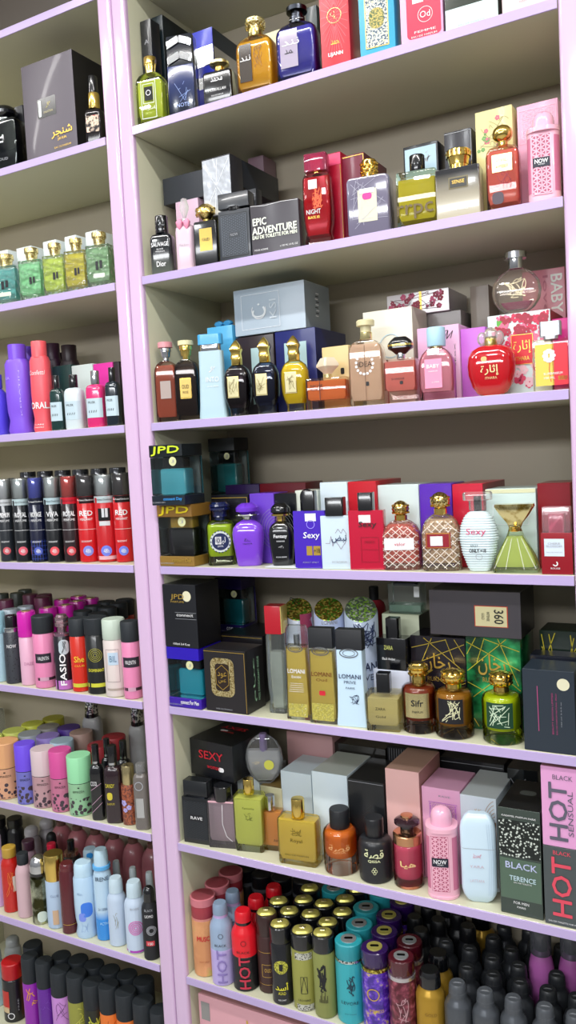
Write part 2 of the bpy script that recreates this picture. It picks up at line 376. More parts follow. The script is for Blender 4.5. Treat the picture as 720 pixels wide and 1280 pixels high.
SZ = {'A': .917, 'B': .617, 'C': .317, 'D': .017, 'E': -.283, 'F': -.583, 'G': -.883, 'H': -1.183,
      'a': .913, 'b': .6155, 'c': .318, 'd': .018, 'e': -.281, 'f': -.577, 'g': -.876, 'h': -1.183, 'i': 1.2056}
LOG = []
ROUND = {}
def note(o, sh, r, fixed=0): ROUND.setdefault(sh, []).append([o, r, fixed])
def relax(sh, x0, x1, y0=.004, y1=.288, gap=.0008, it=260):
    """settle the packed cans of a shelf so that none cuts into its neighbour or the side panels"""
    L = ROUND.get(sh, [])
    for _ in range(it):
        for a in range(len(L)):
            A = L[a]; p = A[0].location
            for b in range(a + 1, len(L)):
                B = L[b]; q = B[0].location; dx, dy = q.x - p.x, q.y - p.y; d = math.hypot(dx, dy); m = A[1] + B[1] + gap
                if d < m:
                    if d < 1e-5: dx, dy, d = 1e-3, 1e-3, 1.4e-3
                    wa, wb = (0, 1) if A[2] and not B[2] else (1, 0) if B[2] and not A[2] else (.5, .5); k = (m - d) / d
                    p.x -= dx * k * wa; p.y -= dy * k * wa; q.x += dx * k * wb; q.y += dy * k * wb
            p.x = min(max(p.x, x0 + A[1] + .001), x1 - A[1] - .001); p.y = min(max(p.y, y0 + A[1]), y1 - A[1])
used = {}
def solve(zs, xl, xr, yt, y0, D, k, mode, rz, yb, face, H=None):
    X, W, h = .35, .05, H or .12; auto = rz is None
    for it in range(60):
        Dd = D if D else k * W
        c = y0 + Dd / 2
        r = (math.atan2(CAM.x - X, c - CAM.y) * face) if auto else rz
        cr, sr = math.cos(r), math.sin(r)
        if mode == 'F': pts = [(-W / 2, -Dd / 2), (W / 2, -Dd / 2)]
        elif mode == 'O': pts = [(math.cos(a * .3927) * W / 2, math.sin(a * .3927) * Dd / 2) for a in range(16)]
        else: pts = ringpts(W / 2, Dd / 2, .6, 3)
        allp = pts if mode == 'O' else [(sx * W / 2, sy * Dd / 2) for sx in (-1, 1) for sy in (-1, 1)]
        ext = -min(x * sr + y * cr for x, y in allp); Yc = y0 + ext
        pw = [proj(X + x * cr - y * sr, Yc + x * sr + y * cr, zs + h * .5)[0] for x, y in pts]
        mn, mx = min(pw), max(pw); s = (proj(X + .01, Yc, zs)[0] - proj(X, Yc, zs)[0]) / .01
        X += ((xl + xr) / 2 - (mn + mx) / 2) / s; W *= min(2, max(.5, (xr - xl) / max(mx - mn, .1)))
        yy = y0 if (mode != 'O' or zs + h > CAM.z) else Yc
        if not H:
            p = proj(X, yy, zs + h)[1]; q = proj(X, yy, zs + h + .01)[1]; h += max(-.05, min(.05, (yt - p) / (q - p) * .01)); h = max(h, .005)
        if yb is not None:
            p = proj(X, y0, zs)[1]; q = proj(X, y0 + .01, zs)[1]
            y0 = max(.003, min(.22, y0 + max(-.03, min(.03, (yb - p) / (q - p) * .01)) * .7))
    return X, Yc, W, Dd, h, r
def T(name, cat, label, sh, xl, xr, yt, y0=.012, D=None, k=1.0, mode='S', rz=0, yb=None, on=None, group=None, face=1, H=None, dz=0):
    zs = (on.top + .0004 if on else SZ[sh]) + dz
    X, Yc, W, Dd, h, r = solve(zs, xl, xr, yt, y0, D, k, mode, rz, yb, face, H)
    o = bpy.data.objects.new(name, None); COL.objects.link(o); o.empty_display_size = .02
    o.location = (X, Yc, zs + .0002); o.rotation_euler = (0, 0, r)
    o['label'] = label; o['category'] = cat
    if group: o['group'] = group
    LOG.append('%-22s %s X%.3f Y%.3f W%.3f D%.3f H%.3f' % (name, sh, X, Yc, W, Dd, h))
    if mode == 'O' and sh in 'GHdefgh' and not on: note(o, sh, W / 2 * 1.02, y0 < .04)
    it = Item(o, W, Dd, h, zs); it.sh = sh; it.X, it.Y, it.r = X, Yc, r; return it
def dup(it, loc, label=None, group=None, rz=None):
    """copy a thing with its parts"""
    r = it.P.copy(); COL.objects.link(r); r.location = loc
    if rz is not None: r.rotation_euler = (0, 0, rz)
    if label: r['label'] = label
    if group: r['group'] = group
    for ch in list(it.P.children):
        c = ch.copy(); COL.objects.link(c); c.parent = r
        for g in list(ch.children):
            d = g.copy(); COL.objects.link(d); d.parent = c
    if it.sh in 'GHdefgh': note(r, it.sh, it.W / 2 * 1.02)
    return r
def caps_at(it, pts, label, group, face=1):
    """copies of a can, each standing where its cap shows: (px, py) of the cap's top centre"""
    for n_, (px, py) in enumerate(pts):
        q = on_plane(px, py, it.top); rz = math.atan2(CAM.x - q.x, q.y - CAM.y) * face
        dup(it, (q.x, q.y, it.base + .0002), label[n_] if isinstance(label, list) else label, group, rz)
# ---------------------------------------------------------------- room, shelving, light
CREAM = M('#c9c8ae', .45, 0, .15); LILAC = M('#b9a6d4', .3, 0, .3); PINK = M('#d2b4d5', .13, 0, .6); SEAM = M('#a9658e', .6)
BACKP = M('#b5ab98', .5)
def struct(name, x0, x1, y0, y1, z0, z1, mat):
    o = box(None, name, x0, x1, y0, y1, z0, z1, mat, .001); o['kind'] = 'structure'; return o
struct('floor', -2.4, 3.4, -3.2, .36, -1.42, -1.36, M('#b9b6b0', .3))
struct('wall_back', -2.4, 3.4, .33, .39, -1.42, 1.75, M('#d8d6cc', .6))
struct('ceiling', -2.4, 3.4, -3.2, .36, 1.72, 1.78, M('#e8e8e4', .7))
def unit(x0, x1, z, label):
    """one bay of shelving; x0 and x1 are the inner faces of its side panels"""
    u = bpy.data.objects.new('shelf_unit', None); COL.objects.link(u); u.location = ((x0 + x1) / 2, .15, -1.358); cx = (x0 + x1) / 2
    u['label'] = label; u['category'] = 'shelf unit'
    t = .0358
    def lb(name, a, b, c, d, e, f, m, bev=.0008, P=None): return box(P or u, name, a - cx, b - cx, c - .15, d - .15, e + 1.358, f + 1.358, m, bev)
    for s in (-1, 1):
        a, b = (x0 - t, x0) if s < 0 else (x1, x1 + t)
        p = lb('side_panel', a + .0002, b - .0002, .012, .302, -1.357, 1.5, CREAM)
        V, F = loft_vf([(0.001, t / 2 - .0003, .0125, .62), (2.857, t / 2 - .0003, .0125, .62)], 8, (a + b) / 2 - cx, .0125 - .15 + .0005)
        mk('front_post', V, F, PINK, p, True, 50)
    lb('back_panel', x0, x1, .29, .302, -1.357, 1.5, BACKP)
    for k in z:
        s = lb('shelf_board', x0 + .0003, x1 - .0003, .0045, .2895, k - .017, k - .0003, CREAM)
        lb('edge_strip', x0 + .0003, x1 - .0003, .0015, .0044, k - .0172, k - .0008, LILAC, .0006, s)
    lb('kick_board', x0 + .0003, x1 - .0003, .02, .035, -1.356, -1.23, CREAM)
    return u
unit(0, .8374, [SZ[c] for c in 'ABCDEFGH'] + [1.217], 'pink and cream shelving bay on the right holding boxed perfumes and dense body sprays')
unit(-.9099, -.0725, [SZ[c] for c in 'abcdefgh'] + [1.205], 'pink and cream shelving bay on the left holding mists and deodorant cans')
unit(.9096, 1.5, [SZ[c] for c in 'ABCDEFGH'], 'pink post and shelving bay at the right edge of the photo')

def tube(x, y, z, sx, sy, e, col=(1, .98, .95)):
    L = bpy.data.lights.new('ceiling_light', 'AREA'); L.shape = 'RECTANGLE'; L.size = sx; L.size_y = sy; L.energy = e; L.color = col
    o = bpy.data.objects.new('ceiling_light', L); COL.objects.link(o); o.location = (x, y, z); return o
tube(.1, -.85, 1.6, 1.2, .06, 18)
tube(1.5, -.85, 1.6, 1.2, .06, 20)
tube(-1.3, -.9, 1.6, 1.2, .06, 14)
for x in (-.6, .6, 1.8):
    tube(x, -2.2, 1.6, .3, .3, 14, (.95, .98, 1))
far = tube(.5, -3.1, 1.05, 2.8, .22, 38, (.96, .98, 1)); far.rotation_euler = (R(78), 0, 0)   # stand-in lamp added for ceiling lights farther off, set nearer and lower
w = bpy.data.worlds.new('shop_light'); scn.world = w; w.use_nodes = True; nt = w.node_tree; nt.nodes.clear()
out = nt.nodes.new('ShaderNodeOutputWorld'); bg = nt.nodes.new('ShaderNodeBackground'); tc = nt.nodes.new('ShaderNodeTexCoord')
sp = nt.nodes.new('ShaderNodeSeparateXYZ'); rp = nt.nodes.new('ShaderNodeValToRGB'); mr = nt.nodes.new('ShaderNodeMapRange')
nt.links.new(tc.outputs['Generated'], sp.inputs[0]); nt.links.new(sp.outputs[2], mr.inputs[0]); mr.inputs[1].default_value = -1; mr.inputs[2].default_value = 1
nt.links.new(mr.outputs[0], rp.inputs[0]); e = rp.color_ramp.elements
e[0].position = .2; e[0].color = (.2, .19, .18, 1); e[1].position = .62; e[1].color = (.95, .97, 1, 1)
nt.links.new(rp.outputs[0], bg.inputs[0]); nt.links.new(bg.outputs[0], out.inputs[0]); bg.inputs[1].default_value = .4

cd = bpy.data.cameras.new('camera'); co = bpy.data.objects.new('camera', cd); COL.objects.link(co)
cd.sensor_fit = 'VERTICAL'; cd.sensor_height = 24; cd.lens = FPX / 1280 * 24; cd.clip_start = .02
co.matrix_world = Matrix.Translation(CAM) @ RM.to_4x4() @ Matrix.Rotation(R(90), 4, 'X'); scn.camera = co
scn.view_settings.view_transform = 'Standard'; scn.view_settings.look = 'None'; scn.view_settings.exposure = .08; scn.view_settings.gamma = 1
scn.view_settings.use_curve_mapping = False
scn.cycles.max_bounces = 10; scn.cycles.transparent_max_bounces = 24; scn.cycles.sample_clamp_indirect = 4; scn.cycles.use_denoising = True
# ================================================================ right bay
PB, BX_, CN = 'perfume_bottle', 'perfume_box', 'spray_can'
def P_(label, *a, **k): return T(PB, 'perfume bottle', label, *a, **k)
def X_(label, sh, xl, xr, yt, y0, D, **k): k.setdefault('mode', 'F'); return T(BX_, 'perfume box', label, sh, xl, xr, yt, y0, D, **k)
# ---- top shelf (A)
g = 'boxes standing behind bottles on the top right shelf'
X_('narrow black box at the left end of the top shelf behind a square green bottle', 'A', 179, 192, 25, .045, .03).carton('#14171c').tx('A', .1, .8, .4, .04, GREYP)
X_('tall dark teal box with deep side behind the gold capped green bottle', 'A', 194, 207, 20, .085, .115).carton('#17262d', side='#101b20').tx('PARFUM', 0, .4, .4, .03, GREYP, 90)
i = P_('square clear bottle of green cologne with ridged gold cap and white line frame', 'A', 171, 209, 68, .008, k=.5, rz=.2)
i.body(.76, 'shoulder', .3, GL('#dfe9a8', '#5e6a30'), LQ('#c2c858', .55, '#57611a'), .84, .12).cap(.76, .8, .34, PGOLD).cap(.79, 1, .44, GOLD, 'capstep', k=4)
i.st([[(-.55, .08), (.5, .08), (.5, .62), (-.55, .62), (-.55, .08)], [(-.42, .3), (.36, .3), (.36, .58), (-.42, .58), (-.42, .3)]], .0009, WHT, 'label_frame').pl(-.03, .44, .3, .2, BLK, name='label').ring(-.03, .45, .08, .0012, INKW).tx('\uFE95\uFEAE\uFEB3\uFE8E', -.03, .22, .5, .06, INKW)
i = X_('blue presentation box with silver ribbon bands behind the faceted bottle', 'A', 240, 268, 38, .095, .12)
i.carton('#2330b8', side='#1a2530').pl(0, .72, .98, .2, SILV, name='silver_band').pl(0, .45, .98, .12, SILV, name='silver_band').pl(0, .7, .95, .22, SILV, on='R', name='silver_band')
i = P_('blue black faceted bottle with stacked silver chevron cap', 'A', 211, 247, 42, .01, k=.55, rz=.25)
i.body(.62, 'brick', .12, GR('#0b1018', '#1b2d63', 0, .07), k=2).cap(.62, 1, .98, GR('#10131a', '#20242c', .06, .12), 'blk', .5, .12, k=2)
for z in (.66, .86): i.CS = Surf([(i.H * .62, i.W * .49, i.D * .5, .12), (i.H, i.W * .49, i.D * .5, .12)]); i.st([[(-.95, z + .02), (0, z + .09), (.95, z + .02)]], i.H * .085, SILV, 'silver_chevron', 'C')
i.scribble(.1, .3, .6, .3, 7, .0007, M('#7f9ad8'), 3).tx('NOTE', .1, .12, .5, .05, M('#9fb2e8'))
i = P_('low black bottle with gold neck and flat gold cap, white script on front', 'A', 255, 296, 70, .01, k=.55, rz=.15)
i.body(.7, 'slab', .3, BLK).cap(.7, .84, .3, GOLD).cap(.82, 1, .62, PGOLD, 'capflat')
i.tx('\uFEAA\uFEE4\uFEA4\uFEE3', 0, .52, .4, .1, INKW).tx('MUSKALLAH', 0, .3, .6, .06, INKW).tx('EAU DE PARFUM', 0, .18, .4, .03, INKW)
i = X_('cream box standing between the amber and violet bottles', 'A', 318, 352, 42, .1, .1); i.carton('#d5d2a8')
i = P_('tall amber yellow bottle half dark brown with ribbed pale gold cap', 'A', 296, 346, 19, .008, k=.5, rz=.12)
i.body(.76, 'shoulder', .45, GL('#f6ecc0', '#7a5a10'), LQ('#f8c428', .6, '#6b4204'), .9, .1, .9).cap(.76, .87, .38, NM('#c9a94f', '#f4e6a0', 300, .25, metal=1)).cap(.86, 1, .5, PGOLD, 'capT').knobs(.88, .98, .47, PGOLD, 14, 3, .035)
i.pl(-.42, .4, .34, .5, M('#2a1c0c', .25, 0, .4), name='dark_panel').tx('\uFEAA\uFEE8\uFEE7', -.42, .46, .3, .07, INKW).scribble(.3, .45, .22, .3, 14, .001, M('#8a5c10'), 5, 'leaf_drawing', curve=.3)
i = P_('tall violet grey bottle with ribbed dark chrome cap beside the red box', 'A', 346, 400, 3, .008, k=.5, rz=.12)
i.body(.77, 'shoulder', .45, GL('#d8d6ee', '#2a2862'), LQ('#3b3792', .7, '#15133e'), .9, .1, .9).cap(.77, .86, .38, GUN).cap(.85, 1, .5, GUN, 'capT').knobs(.88, .98, .46, GUN, 1, 1, .01)
i.pl(-.3, .42, .44, .5, M('#a99fb4', .2, 0, .4), name='pale_panel').tx('\uFEAA\uFEE8\uFEE7', -.2, .5, .44, .08, INKW).tx('\uFEAA\uFEE4', -.3, .38, .22, .06, INKB).st([[(-.9, .77), (-.4, .81), (.4, .81), (.9, .77)]], .001, SILV)
X_('dark teal green box edge between violet bottle and red box', 'A', 384, 398, 8, .1, .1).carton('#1d2f33')
i = X_('bright red box with embossed circle emblem and fine radiating lines', 'A', 400, 436, -34, .012, .07, rz=.12); i.carton('#c8122a', .3)
i.st([[(math.cos(R(a)) * .14, .55 + math.sin(R(a)) * .12), (math.cos(R(a)) * .92, .55 + math.sin(R(a)) * .42)] for a in range(0, 360, 12)], .0006, M('#e8707c', .4), 'radiating_lines').ring(0, .55, .24, .0016, RGOLD).scribble(0, .55, .22, .1, 4, .0014, RGOLD, 9, 'emblem', curve=.3).tx('\uFEAA\uFEE4\uFEA4', 0, .27, .3, .05, INKG).tx('LIJANN', 0, .14, .5, .05, INKW, bold=.0003)
i.pl(.55, .93, .3, .1, M('#f22aa2', .5), name='price_sticker')
i = X_('turquoise box with tall panel of white and gold arabesque tracery', 'A', 448, 492, -60, .012, .06, rz=.1); i.carton('#1f9cc0', .3)
i.pl(0, .5, .62, .84, NM('#2a4a66', '#e6ead8', 320, .4, '#d8c070', pos=(.45, .55)), name='ornate_panel').pl(0, .62, .26, .14, INKG, .9, name='medallion', off=.001).pl(0, .36, .42, .2, NM('#3a5a34', '#c9b45c', 500), .9, name='medallion', off=.001).st([[(-.64, .08), (.64, .08), (.64, .92), (-.64, .92), (-.64, .08)]], .0012, INKG)
i = X_('lilac pink box with clear coral red bottle front and white tag', 'A', 500, 553, -40, .012, .06, rz=.08); i.carton('#d9a2c8', .3)
i.pl(.1, .5, .8, .88, M('#cc3d58', .2, 0, .5), .25, name='red_panel').pl(-.14, .6, .26, .13, WHT, name='price_tag', off=.001).tx('Od', .18, .36, .24, .09, INKW, off=.002).ring(.18, .36, .17, .0008, INKW).tx('FEMME', .15, .14, .5, .03, INKW).tx('EAU DE PARFUM', .1, .08, .6, .025, INKW)
i = X_('box with pale aqua lower band and dark glassy upper part at the top right', 'A', 556, 622, -40, .014, .07, rz=.04); i.carton('#3a403a', .15); i.pl(0, .2, .99, .38, M('#c8e4e2', .3), name='pale_band').tx('EAU DE TOILETTE', 0, .08, .5, .03, GREYP)
i = X_('plain peach pink box at the right end of the top shelf', 'A', 627, 690, -50, .014, .07, rz=.03); i.carton('#e2c0c4', .4).tx('PARFUM', 0, .2, .3, .03, GREYP)

# ---- second shelf (B)
pk = X_('pale pink box behind the bottle with the pink bow', 'B', 222, 250, 250, .075, .14); pk.carton('#d3b3c8')
wb = X_('long flat matte black box lying across the top of other boxes', 'B', 204, 302, 212, .079, .15, on=pk); wb.carton('#20252e', .45)
yb_ = X_('cream box with yellow edges under the crumpled silver foil box', 'B', 259, 291, 232, .052, .02, H=.094); yb_.carton('#cfd0a4', .4).st([[(-.93, .02), (.93, .02), (.93, .97), (-.93, .97), (-.93, .02)]], .0014, M('#d8d23a', .4), 'yellow_edge')
i = X_('box wrapped in crumpled silver foil with dark sides, topmost of its stack', 'B', 254, 289, 196, .030, .045, on=yb_); i.carton('#24242a', .4, mat=M('#2a2a30', .4)); i.pl(0, .5, .97, .95, M('#d0d5de', .2, .45, .3, .5, .9, 30), name='foil_front').st([[(-.9, .1), (.9, .93)], [(-.9, .9), (.9, .1)], [(-.2, .05), (.1, .95)]], .0009, WHT, 'foil_crease')
bk2 = X_('dusky pink box standing deep behind the black flat box', 'B', 314, 333, 196, .232, .055); bk2.carton('#8a6f7c')
X_('dark box with pale rim beside the foil box stack', 'B', 296, 322, 238, .055, .022).carton('#1b1e24').st([[(-.9, .93), (.9, .93), (.9, .2)]], .001, GREYP)
i = P_('black to clear cologne bottle with round black cap at the left end of its shelf', 'B', 188, 219, 268, .008, k=.62, rz=.25)
i.body(.7, 'round', .55, GR('#5a5f58', '#0c1016', .0, .045)).cap(.7, 1, .56, BLK, 'cyl')
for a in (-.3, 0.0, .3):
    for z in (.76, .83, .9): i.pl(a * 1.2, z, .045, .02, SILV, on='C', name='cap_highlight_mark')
i.tx('SAUVAGE', 0, .5, .78, .07, INKW, bold=.0002).tx('ELIXIR', 0, .42, .3, .025, INKW).tx('PARFUM', 0, .38, .4, .025, INKW).tx('Dior', .05, .17, .42, .09, INKW, bold=.0002)
i = P_('slim pale pink bottle with pink ribbon bow and cut crystal stopper', 'B', 219, 245, 246, .008, k=.7, rz=.3)
i.body(.64, 'round', .8, M('#d8bccc', .25, 0, .4)).cap(.64, .72, .3, SILV).cap(.71, 1, .5, GL('#ffffff', '#9a9aa8', .02, .25), 'capfacet', k=1)
for sx in (-1, 1): loft(i.P, 'ribbon_bow', [(i.H * .56, .001, .002, 1), (i.H * .6, .006, .004, 1), (i.H * .66, .0075, .005, .8), (i.H * .7, .003, .003, 1)], M('#e08aa8', .5), 5, sx * .0075, -i.D * .45)
i.tx('Miss Born', 0, .34, .5, .03, GREYP)
i = P_('glossy black slab bottle with square gold plate and round beaded gold cap', 'B', 243, 276, 254, .01, k=.5, rz=.2)
i.body(.72, 'slab', .3, BLK).cap(.72, .78, .3, GOLD).cap(.76, 1, .82, NM('#b98f3a', '#efe0a0', 400, .25, metal=1), 'capflat').knobs(.8, .96, .78, GOLD, 12, 2, .05).pl(.05, .42, .52, .36, GOLD, name='gold_plate').tx('OUD', .05, .42, .3, .05, INKB)
i = P_('charcoal slab bottle with star lattice front and wide block cap', 'B', 275, 318, 240, .01, k=.42, rz=.12)
i.body(.74, 'brick', .1, M('#2b3038', .35, 0, .2), k=3).cap(.74, .8, .5, BLK).cap(.78, 1, .98, M('#2a2e35', .3, 0, .3), 'blk', .4, .12, k=3)
i.pl(0, .37, .84, .64, BLKM, name='recess').lat(0, .37, .8, .6, .0085, .0011, M('#4a515c', .35, 0, .3)).pl(0, .37, .36, .08, M('#2b3038'), name='name_plate', off=.0016).tx('NOW', 0, .375, .24, .04, GREYP, off=.002)
i = X_('dark grey shrink wrapped box with large pale capitals in two lines', 'B', 314, 374, 252, .012, .035, rz=.1); i.carton('#4b484e', .22, .6)
i.tx('EPIC', -.62, .66, .28, .14, M('#e4e8d8'), bold=.0005).tx('ADVENTURE', -.02, .48, .92, .14, M('#e4e8d8'), bold=.0005).tx('EAU DE TOILETTE FOR MEN', -.02, .355, .92, .07, M('#e4e8d8'), bold=.0003).tx('POUR HOMME', -.6, .1, .28, .035, INKW).tx('e 100 ML 3.4 FL OZ', .55, .12, .36, .035, INKW)
i.st([[(-.98, .99), (-.4, .96), (.3, .985), (.98, .97)]], .0008, INKW, 'wrap_crease')
i = P_('deep red bottle with faceted crimson crystal cap and orange print', 'B', 379, 417, 190, .01, k=.62, rz=.2)
i.body(.78, 'waist', .5, GL('#d86070', '#3a0410'), LQ('#b00f28', .85, '#3c0210'), .95, .14, .9).cap(.78, .83, .34, GOLD).cap(.81, 1, .78, GL('#c8476e', '#3a1228', .03, .35), 'blk', .5, .2, k=2).cap(.83, .99, .4, LQ('#a01840', .8), 'blk', .3, .5, name='cap_core')
i.pl(-.2, .66, .3, .1, WHT, name='price_sticker').scribble(.1, .5, .35, .26, 22, .0012, M('#ff6a3c', .4), 4, 'flame_drawing', curve=.3).tx('NIGHT', -.2, .36, .5, .05, INKW, 0).tx('BLACK XS', -.2, .3, .4, .03, INKG)
i = X_('narrow crimson box with pink lid beside the deep red bottle', 'B', 411, 428, 191, .06, .07); i.carton('#a8132e', .3).pl(0, .93, .98, .12, M('#d8406c'), name='pink_band').st([[(0.93, .02), (.93, .86)]], .001, INKG)
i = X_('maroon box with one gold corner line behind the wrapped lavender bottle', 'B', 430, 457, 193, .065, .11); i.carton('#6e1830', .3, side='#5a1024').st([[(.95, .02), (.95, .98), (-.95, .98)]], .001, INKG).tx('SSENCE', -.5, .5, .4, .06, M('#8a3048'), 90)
i = P_('lavender grey bottle in clear wrap with cream and pink label, gold beaded cap', 'B', 435, 491, 196, .008, k=.5, rz=.15)
i.body(.76, 'slab', .25, M('#6f6a80', .12, 0, .9)).cap(.76, 1, .34, GOLD, 'cyl').knobs(.77, .98, .34, GOLD, 10, 4, .045)
i.pl(-.02, .38, .44, .42, M('#d8d4b8', .4), name='label').pl(-.02, .5, .22, .09, M('#f0288c'), .9, name='pink_heart', off=.001).pl(-.02, .57, .34, .06, WHT, name='label', off=.0012).scribble(0, .4, .9, .7, 16, .0005, M('#b8b6c8', .3), 8, 'wrap_crease')
i = P_('clear square bottle of yellow cologne with black cap and large bronze curling letters', 'B', 497, 549, 190, .01, k=.55, rz=.15)
i.body(.76, 'rect', .12, GL('#e8eccc', '#8a9a68'), LQ('#e6d63c', .68, '#9f9420'), .86, .12, .84).cap(.77, 1, .38, BLK)
i.tx('rrpc', -.1, .2, .9, .2, M('#5e4c1a', .4), bold=.0004)
i = X_('black framed box with pale blue front behind the yellow cologne', 'B', 506, 549, 180, .075, .06); i.carton('#14161c', .3).pl(0, .5, .9, .93, M('#a8c4d4', .35), name='blue_front').scribble(.3, .85, .3, .14, 8, .0012, GREYP, 3)
i = P_('rectangular bottle fading from black to sand with flared gold cap', 'B', 546, 603, 184, .01, k=.5, rz=.1)
i.body(.72, 'brick', .14, GR('#b8b09c', '#1c1c22', .025, .075)).cap(.72, .8, .4, GOLD).cap(.79, 1, .56, GOLD, 'capstep', k=5).knobs(.93, .98, .53, GOLD, 16, 1, .035)
i.pl(.05, .5, .44, .17, M('#6a5f3a', .3), name='label').pl(.05, .5, .38, .13, M('#2a2820', .3), name='label', off=.001).tx('SENSE', .05, .51, .28, .05, INKG, off=.0018).tx('NOTE', .1, .17, .12, .03, INKW).tx('OUD ESSENCE', .1, .12, .36, .03, INKW)
i = X_('dark grey box with silver rim behind the black to sand bottle', 'B', 557, 591, 163, .07, .07); i.carton('#34343a', .25).st([[(-.96, .98), (.96, .98), (.96, .02)]], .001, SILV)
i = X_('pale yellow box printed with pink flowers and green sprigs', 'B', 596, 642, 136, .065, .07); i.carton('#d8cf92', .35).blobs(0, .8, .8, .3, 6, .006, [M('#c86a7a', .5)], 3).blobs(-.6, .7, .25, .2, 5, .005, [M('#6fa05a', .5)], 5).scribble(0, .72, .85, .4, 14, .0006, M('#7a7448', .5), 6, 'stem_drawing', curve=.25)
i = P_('coral liquid bottle with gold label and gold ball cap before the floral box', 'B', 608, 651, 152, .01, k=.6, rz=.1)
i.body(.74, 'round', .4, GL('#ffdcd4', '#b0505a'), LQ('#f08a78', .65, '#a83038'), .92, .1, .88).cap(.73, .82, .3, GOLD).cap(.79, 1, .62, GOLD, 'capball', k=9)
i.pl(0, .53, .6, .2, PGOLD, name='gold_label').tx('VIVID', 0, .56, .4, .04, INKB).tx('AMBER', 0, .49, .4, .04, INKB).pl(-.3, .13, .34, .14, M('#3a2636', .3), .7, name='dark_flower').scribble(.1, .3, .5, .3, 8, .0007, M('#9a2c3c'), 6, 'stem_drawing', curve=.3)
i = X_('pink lattice printed box at the right end of the second shelf', 'B', 648, 699, 128, .07, .07); i.carton('#e2a8c4', .35).lat(0, .8, .9, .3, .012, .0006, M('#eec6d8', .4))
def now_bottle(i, nm='NOW'):
    pk_ = M('#ecb2c6', .3, 0, .4)
    i.body(.78, 'can', .75, pk_, name='bottle_body').cap(.75, .8, 1.02, pk_, 'cyl', 1.02, .8, name='shoulder_ring').cap(.79, 1, .68, M('#eaaec8', .22, 0, .6), 'capdome')
    i.cap(0, .03, 1.02, pk_, 'cyl', 1.02, .8, name='foot_ring')
    i.pl(-.12, .4, .6, .64, M('#b85474', .4), name='lattice_backing', off=.0004).lat(-.12, .4, .6, .64, .0145, .0019, pk_)
    i.pl(.82, .4, .16, .6, M('#c87090', .4), name='lattice_backing', off=.0004); i.pl(-.86, .4, .12, .6, M('#c87090', .4), name='lattice_backing', off=.0004)
    i.pl(-.12, .42, .52, .1, M('#16182c', .4), name='name_plate', off=.0018).tx(nm, -.12, .43, .4, .045, INKW, off=.0024, bold=.0002).tx('WOMEN', -.12, .395, .2, .015, INKW, off=.0024)
    return i
now_bottle(P_('pink lattice bottle with domed cap at the right end of the second shelf', 'B', 659, 701, 134, .01, k=.8, rz=.15))

# ---- third shelf (C)
i = P_('brown bottle of pink amber with rosy flat cap, leftmost on its shelf', 'C', 194, 224, 427, .01, k=.62, rz=.3)
i.body(.76, 'shoulder', .4, GL('#e8c0b0', '#3c1a10'), LQ('#9c5a46', .75, '#4a1c10'), .93, .08, .88).cap(.75, .82, .26, SILV).cap(.81, .94, .5, SILV, 'capstep').cap(.93, 1, .64, M('#d9949c', .4), 'cyl').pl(.05, .4, .48, .22, M('#a69690', .5), name='label')
i = P_('dark brown bottle with gold framed label and cream gold cap', 'C', 219, 250, 425, .012, k=.62, rz=.3)
i.body(.76, 'shoulder', .4, GL('#8a6a58', '#180c0a'), LQ('#2c1512', .9, '#100606'), .93, .08, .9).cap(.75, .82, .3, GOLD).cap(.81, .95, .56, GOLD, 'capstep').cap(.94, 1, .66, M('#d8d2a8', .4), 'cyl').pl(0, .4, .5, .26, GOLD, .2, name='gold_label').pl(0, .4, .44, .22, M('#d9b860', .4), name='label', off=.001).tx('OUD', 0, .42, .3, .05, INKB, off=.0018).tx('ROSE', 0, .35, .24, .03, INKB, off=.0018)
i = P_('tall frosted pale blue bottle flaring at the foot with blue cap', 'C', 247, 284, 417, .01, k=.4, rz=.3)
i.body(.8, 'flare', .6, M('#a9c4d0', .35, 0, .2)).cap(.8, .9, .72, SILV, 'cyl', .3, .8, k=5).cap(.88, 1, .86, M('#3f9fd8', .3, 0, .3), 'blk', .36, .7, k=5).tx('INTO', .1, .46, .46, .06, INKW).scribble(.1, .58, .25, .07, 6, .001, INKW, 2, 'leaf_drawing', curve=.2).tx('eau de toilette', .1, .38, .4, .02, INKW)
bb = X_('sky blue gift box tied with a blue ribbon behind the frosted bottle', 'C', 262, 293, 408, .075, .06); bb.carton('#4ea6d4', .4)
rb = M('#3a9ad0', .4)
for sx, a in ((-1, 0), (1, .5)): loft(bb.P, 'ribbon_bow', [(bb.H, .002, .004, 1), (bb.H + .006, .012, .006, .9), (bb.H + .011, .009, .006, .9), (bb.H + .014, .002, .002, 1)], rb, 5, sx * .011, -bb.D * .2)
def flame_bottle(label, xl, xr, yt, shell, liq, cap, lab, y0=.01):
    i = P_(label, 'C', xl, xr, yt, y0, k=.6, rz=.3)
    i.body(.68, 'oval', .85, shell, liq, .93, .16, .9).cap(.67, .76, .4, cap, 'cyl').cap(.75, 1, .46, cap, 'capflame', k=2, rf=.5)
    i.pl(-.22, .38, .42, .28, M('#cfc79a', .35), name='label').st([[(-.62, .25), (.18, .25), (.18, .51), (-.62, .51), (-.62, .25)]], .0009, GOLD, 'label_frame').scribble(-.22, .38, .3, .2, 12, .0007, M('#7a6a30'), int(xl), 'label_print', curve=.2); return i
flame_bottle('dark plum oval bottle with pointed gold flame cap, left of the navy one', 279, 315, 424, GL('#7a6070', '#140a12'), LQ('#1c0d18', .93, '#0a0408'), GOLD, 0)
flame_bottle('navy blue oval bottle with pointed gold flame cap', 314, 350, 420, GL('#586a9a', '#070a1c'), LQ('#0a1238', .93, '#04061c'), GOLD, 0)
